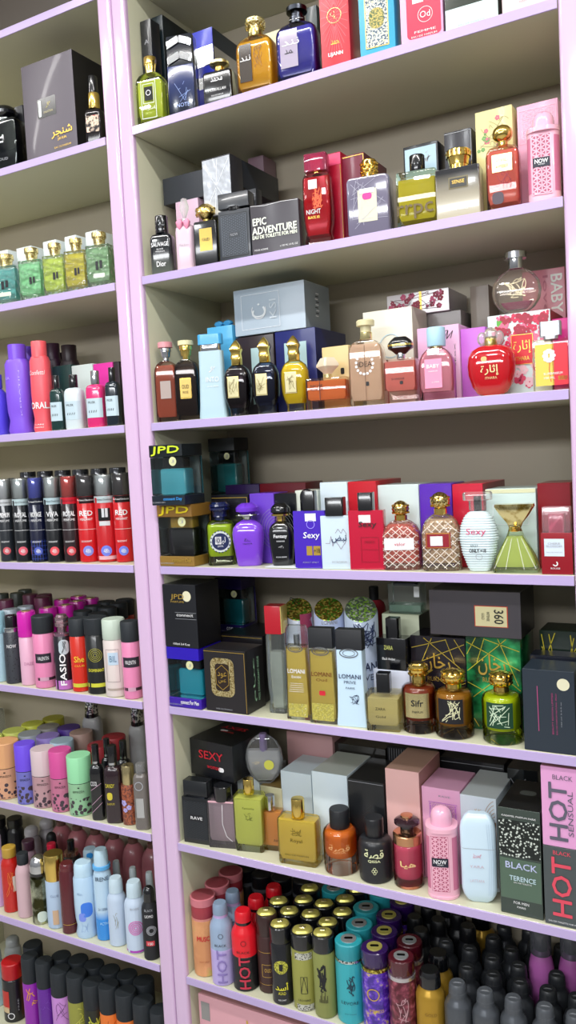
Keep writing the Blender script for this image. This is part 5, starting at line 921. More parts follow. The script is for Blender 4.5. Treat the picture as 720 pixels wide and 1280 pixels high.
caps_at(pc, [(703, 1183), (728, 1192)], 'pink bottle with dark dome cap near the right edge', 'pink bottles with dark dome caps')
# ---- bottom shelf under the sprays
i = X_('large pink presentation box with grey picture window on the bottom shelf', 'H', 252, 520, 1251, .02, .2, H=.255); i.carton('#d8a0aa', .35, top='#c08c92').pl(-.93, .86, .045, .16, M('#8a8886'), name='picture_window').st([[(-.5, .9), (-.49, .8)]], .004, INKG, 'gold_mark')
# ================================================================ left bay
# ---- top (a)
i = X_('large charcoal grey box with black emblem window and gold Arabic script', 'a', 30, 93, 73, .008, .13); i.carton('#57505a', .4, side='#161417')
i.pl(-.08, .5, .36, .2, BLK, .12, name='emblem_window').pl(-.34, .5, .05, .17, WHT, .6, name='white_crescent', off=.001).scribble(-.02, .52, .1, .06, 7, .0012, M('#dcd09a'), 2, 'gold_emblem', curve=.05, ).tx('COLLECTION', -.02, .45, .18, .02, M('#dcd09a')).tx('\uFEAE\uFEA0\uFEE8\uFEB7', .45, .2, .4, .1, INKG, bold=.0004).tx('JEER', .45, .13, .18, .03, INKG).tx('EAU DE PARFUM', .45, .05, .32, .02, INKG)
i = P_('small dark bottle with gold band collar beside the large charcoal box', 'a', 105, 131, 92, .008, k=.7, rz=.3); i.body(.52, 'round', .6, LQ('#150f10', .96), None).cap(.52, .75, .62, GOLD, 'cyl').cap(.74, 1, .5, BLK).pl(0, .28, .7, .24, NM('#1a1216', '#e0c8b0', 120, .3, '#c02038', metal=.3), name='label')
i = P_('navy black bottle with clear side and round black cap at the left photo edge', 'a', -14, 31, 128, .008, k=.5, rz=.15); i.body(.76, 'slab', .25, GL('#b9c8b8', '#1a2230'), LQ('#0d1524', .95), .94, .08, .74).cap(.74, .8, .4, SILV).cap(.78, 1, .7, BLK, 'capball').tx('\uFEEA', .1, .45, .3, .14, INKW).tx('OUD', .1, .16, .3, .04, GREYP)
X_('narrow black box edge between the navy bottle and the charcoal box', 'a', 12, 31, 134, .06, .06).carton('#17181e', .4)
X_('dark brown box added to darken the space above the highest left shelf', 'i', -40, 84, -70, .03, .2).carton('#3a3128', .5)  # added block that darkens the space above the shelf lip
# ---- second (b): six textured square bottles
g6 = 'square textured bottles with gold caps on the left bay'
specs = [(-9, 27, 317, '#5aa3a4', 'teal', 'at the photo edge'), (25, 57, 309, '#8fc49a', 'mint green', 'beside the teal one'), (55, 85, 303, '#c3cc58', 'lime yellow', 'third in its row'), (82, 111, 297, '#dccb3e', 'bright yellow', 'left of the sage one'), (109, 142, 289, '#8aa884', 'sage green', 'next to the pink post')]
for n_, (a, b, yt, c, nm, wh) in enumerate(specs):
    i = P_('%s square ribbed glass bottle with gold filigree cap, %s' % (nm, wh), 'b', a, b, yt, .008, k=.5, rz=.2, group=g6)
    dk = tuple(v * .4 for v in lin(c)[:3])
    i.body(.76, 'brick', .12, GL('#e6f2e6', '#6a8a70', .06, .04, 90), LQ(c, .6), .93, .14, .9, k=3).cap(.75, .82, .4, PGOLD).cap(.8, 1, .56, NM('#a88c48', '#efe2a8', 380, .3, metal=.9), 'capstep')
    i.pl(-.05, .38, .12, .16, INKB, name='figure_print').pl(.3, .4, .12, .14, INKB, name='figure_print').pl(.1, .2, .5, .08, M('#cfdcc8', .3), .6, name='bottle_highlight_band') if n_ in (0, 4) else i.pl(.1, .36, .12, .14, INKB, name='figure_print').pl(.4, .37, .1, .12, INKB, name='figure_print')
for a, b, yt, w_ in ((-6, 9, 318, 'leftmost'), (23, 38, 313, 'second'), (56, 69, 305, 'third'), (83, 94, 299, 'fourth'), (109, 121, 293, 'nearest the post')):
    X_('white box showing between gold caps of the square bottles, %s of five' % w_, 'b', a, b + 3, yt - 4, .06, .08).carton('#dfe8ea', .4)
# ---- third (c)
i = T('hair_mist_bottle', 'body spray', 'tall smooth violet bottle with tapered violet cap', 'c', 8, 41, 430, .01, None, .8, 'O', .3); i.body(.83, 'waist', .9, M('#7c50d8', .35), name='bottle_body').cap(.82, 1, .66, M('#7a4ed6', .35), 'blk').tx('KERATIN', .45, .45, .5, .05, M('#b8a0f0'), 90).tx('EA', -.5, .62, .2, .03, M('#b8a0f0')); vm = i
i = T('hair_mist_bottle', 'body spray', 'tall violet blue bottle cut off at the left photo edge', 'c', -22, 11, 468, .01, None, .8, 'O', .3); i.body(.8, 'dome', .9, M('#5a48e0', .35), name='bottle_body').cap(.78, 1, .6, M('#6a58ea', .35), 'blk')
i = T('hair_mist_bottle', 'body spray', 'coral red tall bottle with white lettering and coral cap', 'c', 39, 65, 426, .014, None, .8, 'O', .3); i.body(.83, 'waist', .9, M('#e85560', .35), name='bottle_body').cap(.82, 1, .72, M('#ee5c64', .35), 'blk').tx('Confetti', -.05, .65, .8, .05, INKW, shear=.15).tx('ORAL', 0, .29, .9, .07, INKW, bold=.0004).tx('CARE', -.1, .08, .5, .015, INKW).tx('SHAMPOO', -.1, .05, .5, .015, INKW)
for a, b, yt, y_, lb, c in ((29, 44, 433, .07, 'violet cap showing between the violet and coral bottles', '#6c44c4'), (60, 78, 429, .17, 'dark plum capped bottle in the back row, left of the brown one', '#3a1c34'), (80, 99, 431, .17, 'dark brown capped bottle in the back row of the third shelf', '#33242a'), (70, 86, 441, .21, 'deep plum bottle half hidden in the back row', '#3c1a48')):
    i = T('hair_mist_bottle', 'body spray', lb, 'c', a - 3, b + 3, yt, y_, None, .8, 'O', .3); i.body(.83, 'waist', .9, M(c, .4), name='bottle_body').cap(.82, 1, .74, M(c, .4), 'blk')
for a, b, yt, c, lb in ((68, 91, 457, '#1c3a38', 'dark green box behind the small green bottle'), (92, 118, 456, '#c3cfcc', 'pale mint white box behind the white bottle'), (119, 143, 454, '#d8309c', 'magenta box behind the small pink bottle'), (144, 151, 452, '#2c2028', 'black box sliver beside the pink post')):
    X_(lb, 'c', a, b, yt, .075, .09).carton(c, .4)
def small(a, b, yt, c, cc, lb, lt=1):
    i = P_(lb, 'c', a, b, yt, .01, k=.75, rz=.25); i.body(.76, 'round', .75, c, name='bottle_body').cap(.76, 1, .44, cc)
    i.pl(.05, .34, .86, .34, M('#b6cad4', .4), name='label').tx('MUSK', -.15, .44, .4, .04, INKB, off=.001).st([[(-.5 + .25 * q, .26), (-.42 + .25 * q, .3)] for q in range(4)], .0012, INKB, 'label_print', off=.001); return i
small(62, 82, 469, M('#123230', .15, 0, .6), BLK, 'small dark green round bottle with pale label and black cap')
small(80, 107, 468, M('#c9d6dc', .3), BLK, 'small white round bottle with pale label and black cap')
small(107, 134, 463, M('#d02c70', .15, 0, .5), SILV, 'small pink round bottle with pale label and silver cap')
small(131, 152, 459, M('#14202a', .15, 0, .6), BLK, 'small black round bottle with pale label beside the pink post')
# ---- fourth (d): deodorants with clear caps
D4 = [(-3, 17, 598, '#22262c', '#d8dcde', '#c8ccd0', 'PREMIUM', '#c8505a', 'grey black can with red seal at the left photo edge'),
 (16, 39, 597, '#14171c', '#c9d2d0', '#b8ccd0', 'ROYAL', '#d8586a', 'black can with silver band and pink seal, second from the photo edge'),
 (36, 58, 596, '#111530', '#2a3aa8', '#10142a', 'VOYAGE', '#4a5ab8', 'navy can with blue tartan foot and violet seal'),
 (56, 79, 595, '#14161a', '#c9d0cf', '#b4ccd4', 'VIVA', '#e0505a', 'black can with silver band and red seal left of the maroon can'),
 (77, 100, 594, '#241418', '#b8281c', '#c81c30', 'ROYAL', '#c8404a', 'brown black can with scarlet band and red seal'),
 (97, 123, 593, '#c0141c', '#1a1014', '#22080c', 'RED', '#7a80d0', 'red can with black cap and violet seal, left of the striped can'),
 (119, 146, 592, '#b81820', '#c8d0d0', '#b8c8cc', 'II', '#6a78d8', 'red can with silver band and black stripe block'),
 (142, 166, 591, '#c0141c', '#14090c', '#18080c', 'RED', '#6a78d8', 'red can with black cap touching the pink post')]
for a, b, yt, c, cc, bc, s_, sc, lb in D4:
    i = T(CN, 'deodorant can', lb, 'd', a, b, yt, .012, None, 1, 'O', None, 703, face=.9)
    i.body(.75, 'can', 1, M(c, .22, 0, .5), name='can_body').cap(.75, .985, .86, M(cc, .12, .7 if cc[1] in 'cd' else .2, .5), 'cyl', name='inner_cap').cap(.75, 1, .98, GL('#ffffff', '#8a8a92', .02, .02), 'cyl', name='clear_cap')
    i.S = Surf(i.rings('can', 0, i.H, i.W, i.D, 1)); i.pl(-.05, .71, 1.5, .075, M(bc, .3, .2), name='colour_band', off=.0006).tx('Perfumed Deodorant', -.05, .71, .8, .02, INKB if bc[1] in 'bc' else INKW, off=.0012)
    if s_ == 'II': i.pl(-.1, .54, .56, .14, BLK, name='black_block').pl(-.2, .56, .12, .1, M('#c8ccd0'), name='stripe', off=.001).pl(.12, .56, .12, .1, M('#c8ccd0'), name='stripe', off=.001).pl(-.1, .44, .5, .05, M('#c8ccd0'), name='pale_band').pl(-.1, .05, 1.2, .04, M('#d8a8b0'), name='pale_foot_band')
    else: i.tx(s_, -.1, .56, .62, .055, INKW, bold=.0003).tx('MENSHART' if s_ == 'RED' else 'PERFUME', -.1, .49, .6, .025, INKW).st([[(-.9, .375), (.8, .375)]], .0007, INKW).tx('DEODORANT', -.2, .24, .5, .02, INKW)
    if s_ == 'VOYAGE': i.st([[(-.9, .04 + .05 * q), (.9, .04 + .05 * q)] for q in range(5)] + [[(-.8 + .3 * q, .02), (-.8 + .3 * q, .26)] for q in range(6)], .0006, M('#3a52b8'), 'tartan')
    i.pl(-.1, .13, .5, .12, M(sc, .4), .99, name='round_seal').tx('48h', -.1, .13, .26, .05, INKW, off=.0012)
b4 = T(CN, 'deodorant can', 'dark can cap in the second row behind the front deodorants', 'd', 28, 49, 590, .075, None, 1, 'O', None, None, H=None, group='second row of deodorants'); b4.body(.78, 'can', 1, BLK, name='can_body').cap(.78, 1, .97, M('#2c2e34', .15, .3, .5), 'cyl')
for px in (60, 82, 104, 127, 149):
    q = solve(SZ['d'], px - 10.5, px + 10.5, 590, .075, None, 1, 'O', None, None, .9, b4.H); dup(b4, (q[0], q[1], b4.base + .0002), 'dark can cap in the second row behind the front deodorants', 'second row of deodorants')
# ---- fifth (e)
def c5(a, b, yt, yb, body, capm, lb, cb=.72, kind='cyl', cw=1.0, prof='can', **k):
    i = T(CN, k.pop('cat', 'deodorant can'), lb, k.pop('sh', 'e'), a, b, yt, .012, None, 1, 'O', None, yb, face=.9, **k)
    i.body(cb, prof, 1, body, name='can_body').cap(cb, 1, cw, capm, kind); return i
i = c5(-14, 9, 765, 853, M('#a9c8d8', .35), M('#9cc8d8', .35), 'pale blue textured can at the left edge of the fifth shelf', .7)
now_ = c5(5, 28, 769, 855, NM('#15171b', '#33363d', 160, .4, kind='cells', pos=(.2, .3)), BLK, 'black can with chrome ring and rough texture', .76, cw=.76); now_.cap(.7, .83, .9, SILV, 'cyl', name='chrome_ring').tx('NOW', -.1, .56, .5, .05, INKW)
i = c5(24, 47, 764, 857, M('#d8a8c0', .3, 0, .3), M('#c81ca4', .25, 0, .4), 'frosted pink bottle with magenta strap cap', .66, cw=1.02); i.tx('DAZE', 0, .3, .5, .04, M('#b880a0')).cap(.96, 1.01, .5, PGOLD, 'cyl', name='gold_top'); mg = i
p5 = c5(41, 69, 769, 861, M('#d880a8', .35), BLKR, 'pink can with black cap and black name band, left one of two', .76)
p5.pl(-.1, .42, .7, .13, M('#2a2430'), name='name_band').tx('VALENTIN', -.1, .42, .5, .05, INKW, off=.001).pl(.2, .13, .9, .04, M('#3a2430'), name='foot_band').pl(-.1, .13, .4, .05, M('#c89ab0'), name='foot_label', off=.001)
i = c5(67, 92, 768, 863, M('#16121c', .3, 0, .3), M('#c8a8b4', .12, .9), 'black can with chrome sculpted cap and upright white lettering', .72, cw=.72, kind='capcrown'); i.cap(.68, .76, .86, M('#a8889a', .15, .8), 'cyl', name='chrome_ring').tx('FASIO', -.1, .28, .42, .3, INKW, 90, bold=.0005).pl(.1, .58, .5, .2, M('#b8c4cc'), .9, name='rose_print').pl(0, .07, 1.5, .12, M('#b46cb8'), name='violet_foot').scribble(.1, .58, .24, .16, 8, .0008, INKB, 2, 'petal_drawing', curve=.2)
i = c5(88, 113, 772, 865, M('#c82a1a', .25, 0, .4), BLKR, 'orange red can with black cap and yellow lettering', .76); i.tx('She', -.1, .45, .5, .08, M('#e8b830'), bold=.0004).tx('CLUB', -.1, .36, .5, .025, M('#e8b830')).pl(0, .09, 1.4, .05, M('#c8c43a'), name='yellow_band'); bl5 = i
i = c5(107, 137, 771, 868, M('#17191a', .3, 0, .3), BLKR, 'black can with gold round maze emblem and yellow foot band', .78); i.rings_(-.15, .52, [.07, .14, .21, .28], .0008, M('#b8b43a')).tx('DOMINANT', -.12, .32, .64, .04, M('#c8c43a'), bold=.0002).pl(0, .12, 1.4, .05, M('#c8c83a'), name='yellow_band')
i = c5(129, 158, 773, 872, M('#d0c4c0', .4), M('#bccabc', .4), 'cream can with pale mint cap and framed white label', .74, cw=1.0); i.st([[(-.75, .2), (.35, .2), (.35, .62), (-.75, .62), (-.75, .2)]], .0007, M('#8a7a80'), 'thin_frame').pl(-.15, .5, .44, .16, M('#b9cfe0'), name='label').tx('BIL', -.15, .5, .3, .08, M('#5a7a98'), off=.001).pl(.2, .1, 1, .03, M('#a89a90'), name='foot_band')
p6 = c5(152, 176, 776, 875, M('#d880a8', .35), BLKR, 'pink can with black cap and name band beside the pink post', .74)
p6.pl(-.1, .48, .9, .13, M('#2a2430'), name='name_band').tx('VALENTIN', -.1, .48, .56, .05, INKW, off=.001).pl(.2, .13, 1.1, .04, M('#3a2430'), name='foot_band').pl(-.1, .13, .4, .05, M('#c89ab0'), name='foot_label', off=.001)
caps_at(mg, [(62, 759), (80, 756.5), (98, 751), (112, 748), (78, 749), (98, 745)], 'magenta strap cap with gold top in the rows behind the black capped cans', 'magenta capped bottles in rows')
caps_at(bl5, [(103, 763), (122, 766), (134, 759), (116, 757), (147, 753), (156, 748), (138, 751)], 'black capped can in the rows behind the front cans at the right', 'black capped cans in rows')
pr5 = T(CN, 'deodorant can', 'plum capped can in the dim back rows of the fifth shelf', 'e', 32, 52, 743, .16, None, 1, 'O', None, None, face=.9, group='plum capped cans in back rows')
pr5.body(.72, 'can', 1, M('#4a1830', .4), name='can_body').cap(.72, 1, 1, M('#5c2040', .4))
caps_at(pr5, [(54, 743), (8, 750), (40, 748)], 'plum capped can in the dim back rows of the fifth shelf', 'plum capped cans in back rows')
gy5 = T(CN, 'deodorant can', 'grey green capped can in the far left back rows', 'e', -4, 14, 742, .17, None, 1, 'O', None, None, face=.9, group='grey green capped cans'); gy5.body(.72, 'can', 1, M('#262a28', .4), name='can_body').cap(.72, 1, 1, M('#3c423e', .4))
caps_at(gy5, [(21, 741), (31, 737)], 'grey green capped can in the far left back rows', 'grey green capped cans')
lb5 = T(CN, 'deodorant can', 'pale silver capped can just behind the black can with chrome ring', 'e', 9, 30, 760, .07, None, 1, 'O', None, None, face=.9, group='pale capped cans second row'); lb5.body(.72, 'can', 1, M('#a8b0b8', .4), name='can_body').cap(.72, 1, 1, M('#b0bcc6', .3))
caps_at(lb5, [(39, 757)], 'pale silver capped can behind the magenta strap cap', 'pale capped cans second row')
# ---- sixth (f): pastel body mists
def mist(a, b, yt, yb, capc, bc, lb, cb=.56):
    i = T('body_mist_bottle', 'body mist', lb, 'f', a, b, yt, .012, None, 1, 'O', None, yb, face=.9)
    i.body(cb, 'can', 1, M(bc, .3, 0, .4), name='bottle_body').pl(0, cb * .3, 1.0, cb * .5, NM('#3a2c38', bc, 95, .3, kind='cells', pos=(.42, .5), coat=.4), name='dotted_print').cap(cb, 1, 1, M(capc, .4), 'blk').cap(cb - .03, cb + .002, .98, BLKM, 'blk', name='collar')
    i.tx('BIMAZZA', -.1, cb * .76, .46, .035, INKB, off=.0012).pl(-.1, cb * .88, .08, .02, INKB, .9, name='emblem', off=.001); return i
m1 = mist(-10, 25, 926, 1004, '#d8a070', '#d09a78', 'orange capped body mist at the left photo edge')
m2 = mist(20, 47, 929, 1007, '#6a4ad8', '#6a6ab8', 'violet capped body mist between orange and white pink ones')
m3 = mist(38, 69, 935, 1014, '#c8b4b8', '#b08a90', 'pinkish white capped body mist in the front row')
m4 = mist(64, 93, 937, 1017, '#c84c90', '#b86a88', 'magenta pink capped body mist in the front row')
m5 = mist(82, 113, 943, 1026, '#8fd0a0', '#8ab890', 'mint green capped body mist beside black bottles')
def capcol(src, c, pts, lb, grp=None):
    for n_, (px, py) in enumerate(pts):
        q = on_plane(px, py, src.top); r = dup(src, (q.x, q.y, src.base + .0002), lb[n_] if isinstance(lb, list) else lb, grp, .5)
        for ch in r.children:
            if ch.name.startswith('cap'): ch.data = ch.data.copy(); ch.data.materials[0] = M(c, .4)
capcol(m3, '#d8e070', [(15, 914), (0, 922)], ['lemon capped body mist behind the orange capped one', 'lemon cap cut off at the left photo edge'], 'lemon capped mists')
capcol(m3, '#c8cc48', [(40, 904.5)], 'yellow green capped body mist left of the olive yellow one')
capcol(m3, '#a8a42c', [(65, 897.5)], 'olive yellow capped body mist rearmost of its row')
capcol(m3, '#a4aab0', [(36, 916)], 'pale grey blue capped body mist between lemon and lilac caps')
capcol(m3, '#8a8684', [(61, 908)], 'dull grey capped body mist in front of the olive yellow cap')
capcol(m3, '#9a84d0', [(58, 919)], 'lilac capped body mist behind the white pink one')
capcol(m3, '#4a2c88', [(86, 909)], 'deep purple capped body mist in the back row')
capcol(m3, '#b4cfe0', [(77, 925)], 'pale blue capped body mist behind the magenta pink one')
capcol(m3, '#a88a80', [(100, 914)], 'taupe capped body mist left of the red capped ones')
capcol(m3, '#a02c34', [(124, 930), (142, 920)], ['brick red capped body mist nearer the mint green one', 'brick red capped body mist nearer the pink post'], 'brick red capped mists')
def slim(a, b, yt, yb, c, lb, y0=.012, H=None):
    i = P_(lb, 'f', a, b, yt, y0, k=.8, rz=.4, yb=yb); i.body(.74, 'round', .8, c, name='bottle_body').cap(.73, 1, .5, BLK).pl(0, .77, .4, .03, SILV, on='C', name='silver_fleck'); return i
i = slim(112, 131, 934, 1028, BLK, 'slim black bottle with white diagonal lines and script'); i.tx('COOL', -.2, .5, .5, .06, INKW).st([[(-.8, .2), (.8, .34)], [(-.8, .1), (.8, .24)], [(-.8, .4), (.8, .5)]], .0008, M('#c8a0b8'))
i = slim(130, 155, 936, 1032, M('#24121a', .15, 0, .6), 'slim dark maroon bottle with yellow emblem and lettering'); i.tx('DANDY', -.2, .5, .5, .05, M('#d8cc3a')).pl(-.3, .36, .3, .1, M('#c8b83a'), .9, name='yellow_emblem').tx('PARFUM', -.2, .26, .4, .03, M('#b8a83a'))
slim(127, 144, 926, None, BLK, 'black capped bottle in the second row behind the maroon bottle', .06); slim(146, 166, 929, None, BLK, 'black bottle with flared shoulder in the second row', .06)
i = P_('small bottle with gold cap and violet flowers on red brown print', 'f', 151, 172, 960, .012, k=.9, rz=.4, yb=1033); i.body(.68, 'can', .95, NM('#5a2c24', '#a85a38', 200, .3, '#3a1a18', coat=.5), name='bottle_body').cap(.68, 1, .82, M('#c8b88a', .2, .9)).blobs(-.1, .42, .5, .4, 3, .008, [M('#a8a0d8', .4)], 4)
i = P_('tall grey clear bottle with round emblem and silver mirror label beside the post', 'f', 167, 188, 958, .014, k=.8, rz=.4, yb=1040); i.body(.86, 'round', .8, M('#6a6460', .2, 0, .5), name='bottle_body').cap(.85, 1, .6, GL('#c8c8c8', '#5a5a5a', .05, .2)).ring(-.1, .68, .26, .002, GREYP).pl(-.1, .34, .5, .3, SILV, name='mirror_label')
for a, b, lb in ((103, 130, 'frosted white tall bottle with silver glitter neck, back centre of the sixth shelf'), (161, 186, 'frosted tall bottle with silver glitter neck touching the pink post')):
    i = P_(lb, 'f', a, b, 874 if a < 120 else 884, .2, k=.8, rz=.3); i.body(.76, 'round', .8, M('#a8a8aa', .4), name='bottle_body').cap(.74, .99, .66, NM('#55555a', '#e8e8ea', 260, .2, metal=.9, kind='vor'), 'cyl').cap(.74, .79, .7, BLK, 'cyl', name='black_ring')
i = P_('clear glass bottle at the far left back of the sixth shelf', 'f', -22, 6, 880, .2, k=.6, rz=.3); i.body(.85, 'rect', .3, GL('#c8ccc8', '#5a5e5a', .03, .1)).cap(.85, 1, .4, GUN)
# ---- seventh (g)
def c7(a, b, yt, yb, body, capm, lb, cb=.82, kind='cyl', cw=.7, prof='canneck', sh='g', y0=.012, **k):
    i = T(CN, 'body spray', lb, sh, a, b, yt, y0, None, 1, 'O', None, yb, face=.9, **k)
    i.body(cb, prof, 1, body, name='can_body').cap(cb - .01, 1, cw, capm, kind); return i
c7(-12, 7, 1045, 1134, M('#c8a0d0', .3, 0, .3), M('#c8b8d8', .3), 'lilac bottle cut off at the left edge of the seventh shelf')
i = c7(2, 25, 1058, 1141, M('#b81c14', .25, 0, .4), M('#b89438', .35), 'red bottle with golden yellow cap and swirl print', .86, cw=.78); i.scribble(-.1, .45, .5, .4, 8, .0012, M('#d8682c'), 2, 'swirl_print', curve=.3).pl(.5, .45, .25, .24, M('#d8d0c4'), name='label')
i = c7(20, 41, 1066, 1148, M('#c8a8b0', .3, 0, .2), BLKR, 'pale pink bottle with black cap', .84, cw=.7)
i = c7(38, 62, 1068, 1156, NM('#3a3a1c', '#c8ccb0', 25, .12, '#8a8a48', metal=.8), SILV, 'bronze mirror bottle with chrome domed cap and black band', .74, cw=.95, kind='capdome', prof='can'); i.cap(.68, .76, 1.0, BLK, 'cyl', name='black_band').pl(.1, .12, .5, .16, M('#c8d4c8'), .9, name='pale_oval')
i = c7(57, 82, 1066, 1161, M('#a8bcd4', .3), GOLD, 'pale blue bottle with tall mirror gold cap', .66, cw=1.0, prof='can'); i.tx('CLUB', -.1, .46, .4, .03, M('#7a88a8')).pl(-.1, .16, .3, .2, M('#c8a88a'), name='label')
i = c7(76, 97, 1078, 1168, M('#541820', .25, 0, .4), M('#5c1c22', .25, 0, .4), 'dark maroon can with slanted top and thin gold line', .9, cw=.9, kind='capslope', prof='can'); i.st([[(-.8, .14), (.8, .14)]], .0012, INKG)
i = c7(92, 121, 1077, 1176, M('#b4d0e8', .3, 0, .3), M('#bcd8ea', .3), 'light blue waisted can with blue feather swoosh', .84, cw=.86, prof='waist', kind='capslope'); i.pl(.1, .4, .5, .2, M('#3c7ae0'), .8, name='blue_swoosh').pl(-.3, .3, .3, .12, M('#7a90e8'), .8, name='violet_swoosh').scribble(-.2, .16, .4, .16, 6, .0007, M('#8aa8d0'), 4, 'feather_lines', curve=.3).tx('Rin', -.4, .62, .2, .03, M('#8aa8c8'))
i = c7(117, 140, 1061, 1176, GR('#2a88d8', '#b4cfe4', .05, .07), M('#b8d4e4', .3), 'tall white to blue can with blue collar ring', .82, cw=.8, kind='capslope'); i.cap(.79, .83, .98, M('#5aa8e0', .3), 'cyl', name='blue_ring').tx('IRENE', 0, .7, .7, .04, M('#5a6a7a'), bold=.0002).tx('2in1 DEFENCE', 0, .36, .6, .03, M('#4a5a7a')).tx('ACTIVE', 0, .2, .5, .03, M('#a8d8f0'))
i = c7(134, 158, 1096, 1183, M('#b8c8dc', .3, 0, .2), M('#c0d4e0', .3), 'short white can with white twist cap and faint drawing', .8, cw=.74, kind='capslope'); i.scribble(-.1, .4, .3, .26, 6, .0008, M('#8a8a78'), 3, 'faint_drawing', curve=.2)
i = c7(156, 183, 1101, 1192, M('#bccce0', .3, 0, .2), M('#c0d4e0', .3), 'short white can with pink rose spiral and violet foot ring', .8, cw=.72, kind='capslope'); i.rings_(0, .38, [.08, .16, .24, .32], .0018, M('#d85ab0'), 'rose_spiral').pl(0, .03, 1.5, .03, M('#a83ab0'), name='violet_foot').tx('ROSE', 0, .66, .4, .03, GREYP)
i = c7(177, 198, 1107, 1203, BLKM, BLK, 'black can with grey rings and small red label beside the post', .8, cw=.7, kind='capdome'); i.rings_(.1, .42, [.16, .22, .28], .0014, GREYP).pl(-.1, .24, .5, .07, M('#c83a44'), name='red_label').tx('UOMO', -.1, .62, .5, .04, INKW).tx('BLACK', -.1, .7, .5, .03, GREYP).tx('100', -.1, .24, .3, .04, INKW, off=.0014)
wc = c7(141, 154, 1076, None, M('#a8b0b4', .3), M('#b0b8bc', .3), 'pale grey capped can behind the short white cans', kind='capslope', y0=.085, group='pale capped cans behind'); 
caps_at(wc, [(165.5, 1084), (186, 1090)], 'pale grey capped can behind the short white cans', 'pale capped cans behind')
i = c7(105, 125, 1060, None, M('#b8c8d0', .3), M('#a8c0d0', .3), 'white can with blue opening behind the light blue can', .84, cw=.9, kind='capslope', y0=.08, prof='can'); i.pl(0, .93, .4, .08, M('#2a88d0'), .9, name='blue_opening', on='C')
i = c7(78, 104, 1050, None, M('#1c1418', .2, 0, .6), BLK, 'black bottle with copper sculpted shoulder and black knob', .8, cw=.36, y0=.085, prof='round'); i.cap(.72, .84, .86, M('#c89a88', .2, .9), 'capneck', name='copper_shoulder')
i = c7(57, 76, 1054, None, M('#8a2030', .3), M('#c81c3c', .3), 'crimson bottle with gold collar behind the gold cap', .8, cw=.6, y0=.09); i.cap(.78, .86, .7, GOLD, 'cyl', name='gold_collar')
bk_ = c7(58, 74, 1040, None, M('#1a1216', .3), BLKM, 'black capped bottle in the middle rows at the left', .82, cw=.8, y0=.15, kind='capdome'); 
pl7 = c7(28, 46, 1050, None, M('#b898a8', .3), M('#4c2c40', .35), 'pale pink bottle with dark plum cap in the middle row', .82, cw=.9, y0=.12)
wb7 = c7(31, 55, 1031, None, M('#a8a4ac', .35), M('#b0aeb4', .35), 'grey white bottle with rounded cap at the back', .82, cw=.74, kind='capdome', y0=.19, prof='dome', group='grey white bottles at the back')
caps_at(wb7, [(55, 1024)], 'grey white bottle with rounded cap beside the dusky rose row', 'grey white bottles at the back')
sk = T('body_mist_bottle', 'body mist', 'dusky rose bottle in the back row of the seventh shelf', 'g', 65, 94, 1026, .2, None, 1, 'O', None, None, group='dusky rose bottles along the back'); sk.body(.92, 'dome', 1, M('#b06a74', .3, 0, .2), name='bottle_body').cap(.92, 1, .42, M('#6a4a44', .4))
for a in (97.5, 121, 145.5, 170, 190):
    q = solve(SZ['g'], a - 13, a + 13, 1040, .2, None, 1, 'O', None, None, .9, sk.H); dup(sk, (q[0], q[1], sk.base + .0002), 'dusky rose bottle in the back row of the seventh shelf', 'dusky rose bottles along the back')
dk7 = c7(8, 30, 1022, None, M('#14141a', .3), M('#101014', .3), 'black bottle in the dark far left back of the seventh shelf', cw=.9, y0=.2, group='black bottles far left back')
caps_at(dk7, [(-2, 1022)], 'black bottle in the dark far left back of the seventh shelf', 'black bottles far left back')
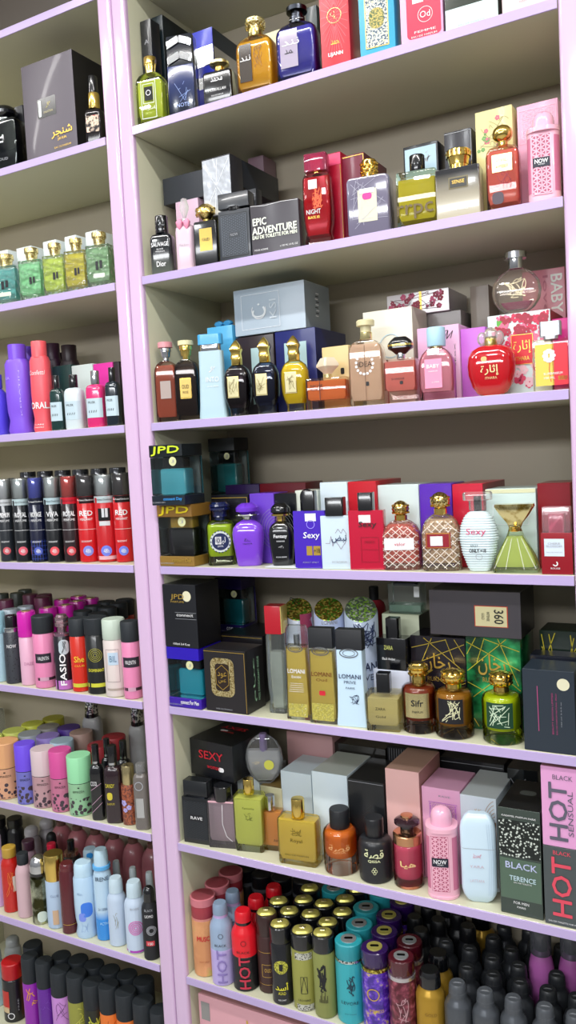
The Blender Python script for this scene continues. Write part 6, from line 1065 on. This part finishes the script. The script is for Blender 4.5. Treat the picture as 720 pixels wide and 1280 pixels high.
# ---- eighth (h): black capped sprays
i = c7(3, 31, 1200, 1278, M('#15161a', .3, 0, .2), M('#b8141c', .35), 'black can with bright red cap and red and cream picture strip', .74, cw=.96, prof='can', sh='h'); i.pl(-.7, .4, .3, .3, M('#b83028'), name='picture_strip').pl(-.7, .22, .26, .1, M('#c8b088'), name='picture_strip').ring(-.3, .12, .14, .002, INKW, name='round_mark').tx('FREE', .4, .3, .2, .06, GREYP, 90)
def c8(a, b, yt, c, lb, art, ac):
    i = c7(a, b, yt, None, c, BLKR, lb, .68, cw=1.0, prof='can', sh='h', y0=.015); i.scribble(0, .48, .7, .3, 7, art, ac, int(a), 'curved_line_print', curve=.3); return i
a8 = c8(29, 51, 1194, M('#8a24a0', .3, 0, .3), 'violet can with orange ribbons and black cap', .0022, M('#d8904a'))
b8 = c8(47, 69, 1200, M('#5c1c8c', .3, 0, .3), 'deep purple can with black cap right of the violet ribbon can', .0005, M('#7a4ab0'))
d8 = c8(65, 91, 1211, M('#b880c4', .35), 'orchid pink can with dark curved lines and black cap', .0008, M('#4a2450'))
e8 = c8(87, 113, 1217, M('#8a8a3c', .35), 'olive can with yellow curved lines and black cap, left one of two', .0012, M('#d8d45a')); e8.pl(.1, .24, .6, .3, INKB, .9, name='dark_oval').tx('Hot', .1, .28, .4, .06, M('#d8d45a'), off=.0016)
f8 = c8(104, 130, 1226, M('#24261c', .35), 'black can with yellow curved lines and black cap', .0022, M('#b8bc3c'))
g8 = c8(128, 154, 1231, M('#d8702c', .35), 'orange can with brown curved lines and black cap, left one of two', .0008, M('#7a3414'))
h8 = c8(148, 175, 1239, M('#d8702c', .35), 'orange can with brown curved lines and black cap, right one of two', .001, M('#7a3414'))
c8(167, 194, 1249, M('#2a2c30', .35), 'dark can with black cap between orange can and post', .0008, GREYP)
c8(187, 213, 1260, M('#2a2c30', .35), 'dark can with black cap partly behind the pink post', .0008, GREYP)
caps_at(h8, [(75, 1194.5), (96, 1200), (115.5, 1205), (133, 1214), (158, 1217), (176, 1227), (33, 1181)], 'black capped can in the dim second row of the lowest left shelf', 'black capped cans in the second row')
wg8 = c7(6, 28, 1170, None, M('#a4a8a8', .3), M('#9ca0a0', .3), 'pale grey bottle with domed cap at the back of the lowest left shelf', cw=.8, sh='h', y0=.14, kind='capdome')
c7(-16, 6, 1186, None, M('#a8c0c8', .3), M('#b0c8d0', .3), 'pale aqua bottle cut off at the lower left photo edge', cw=.8, sh='h', y0=.05, kind='capslope')
relax('G', 0, .8374)
for s_ in 'defgh': relax(s_, -.90, -.0725)
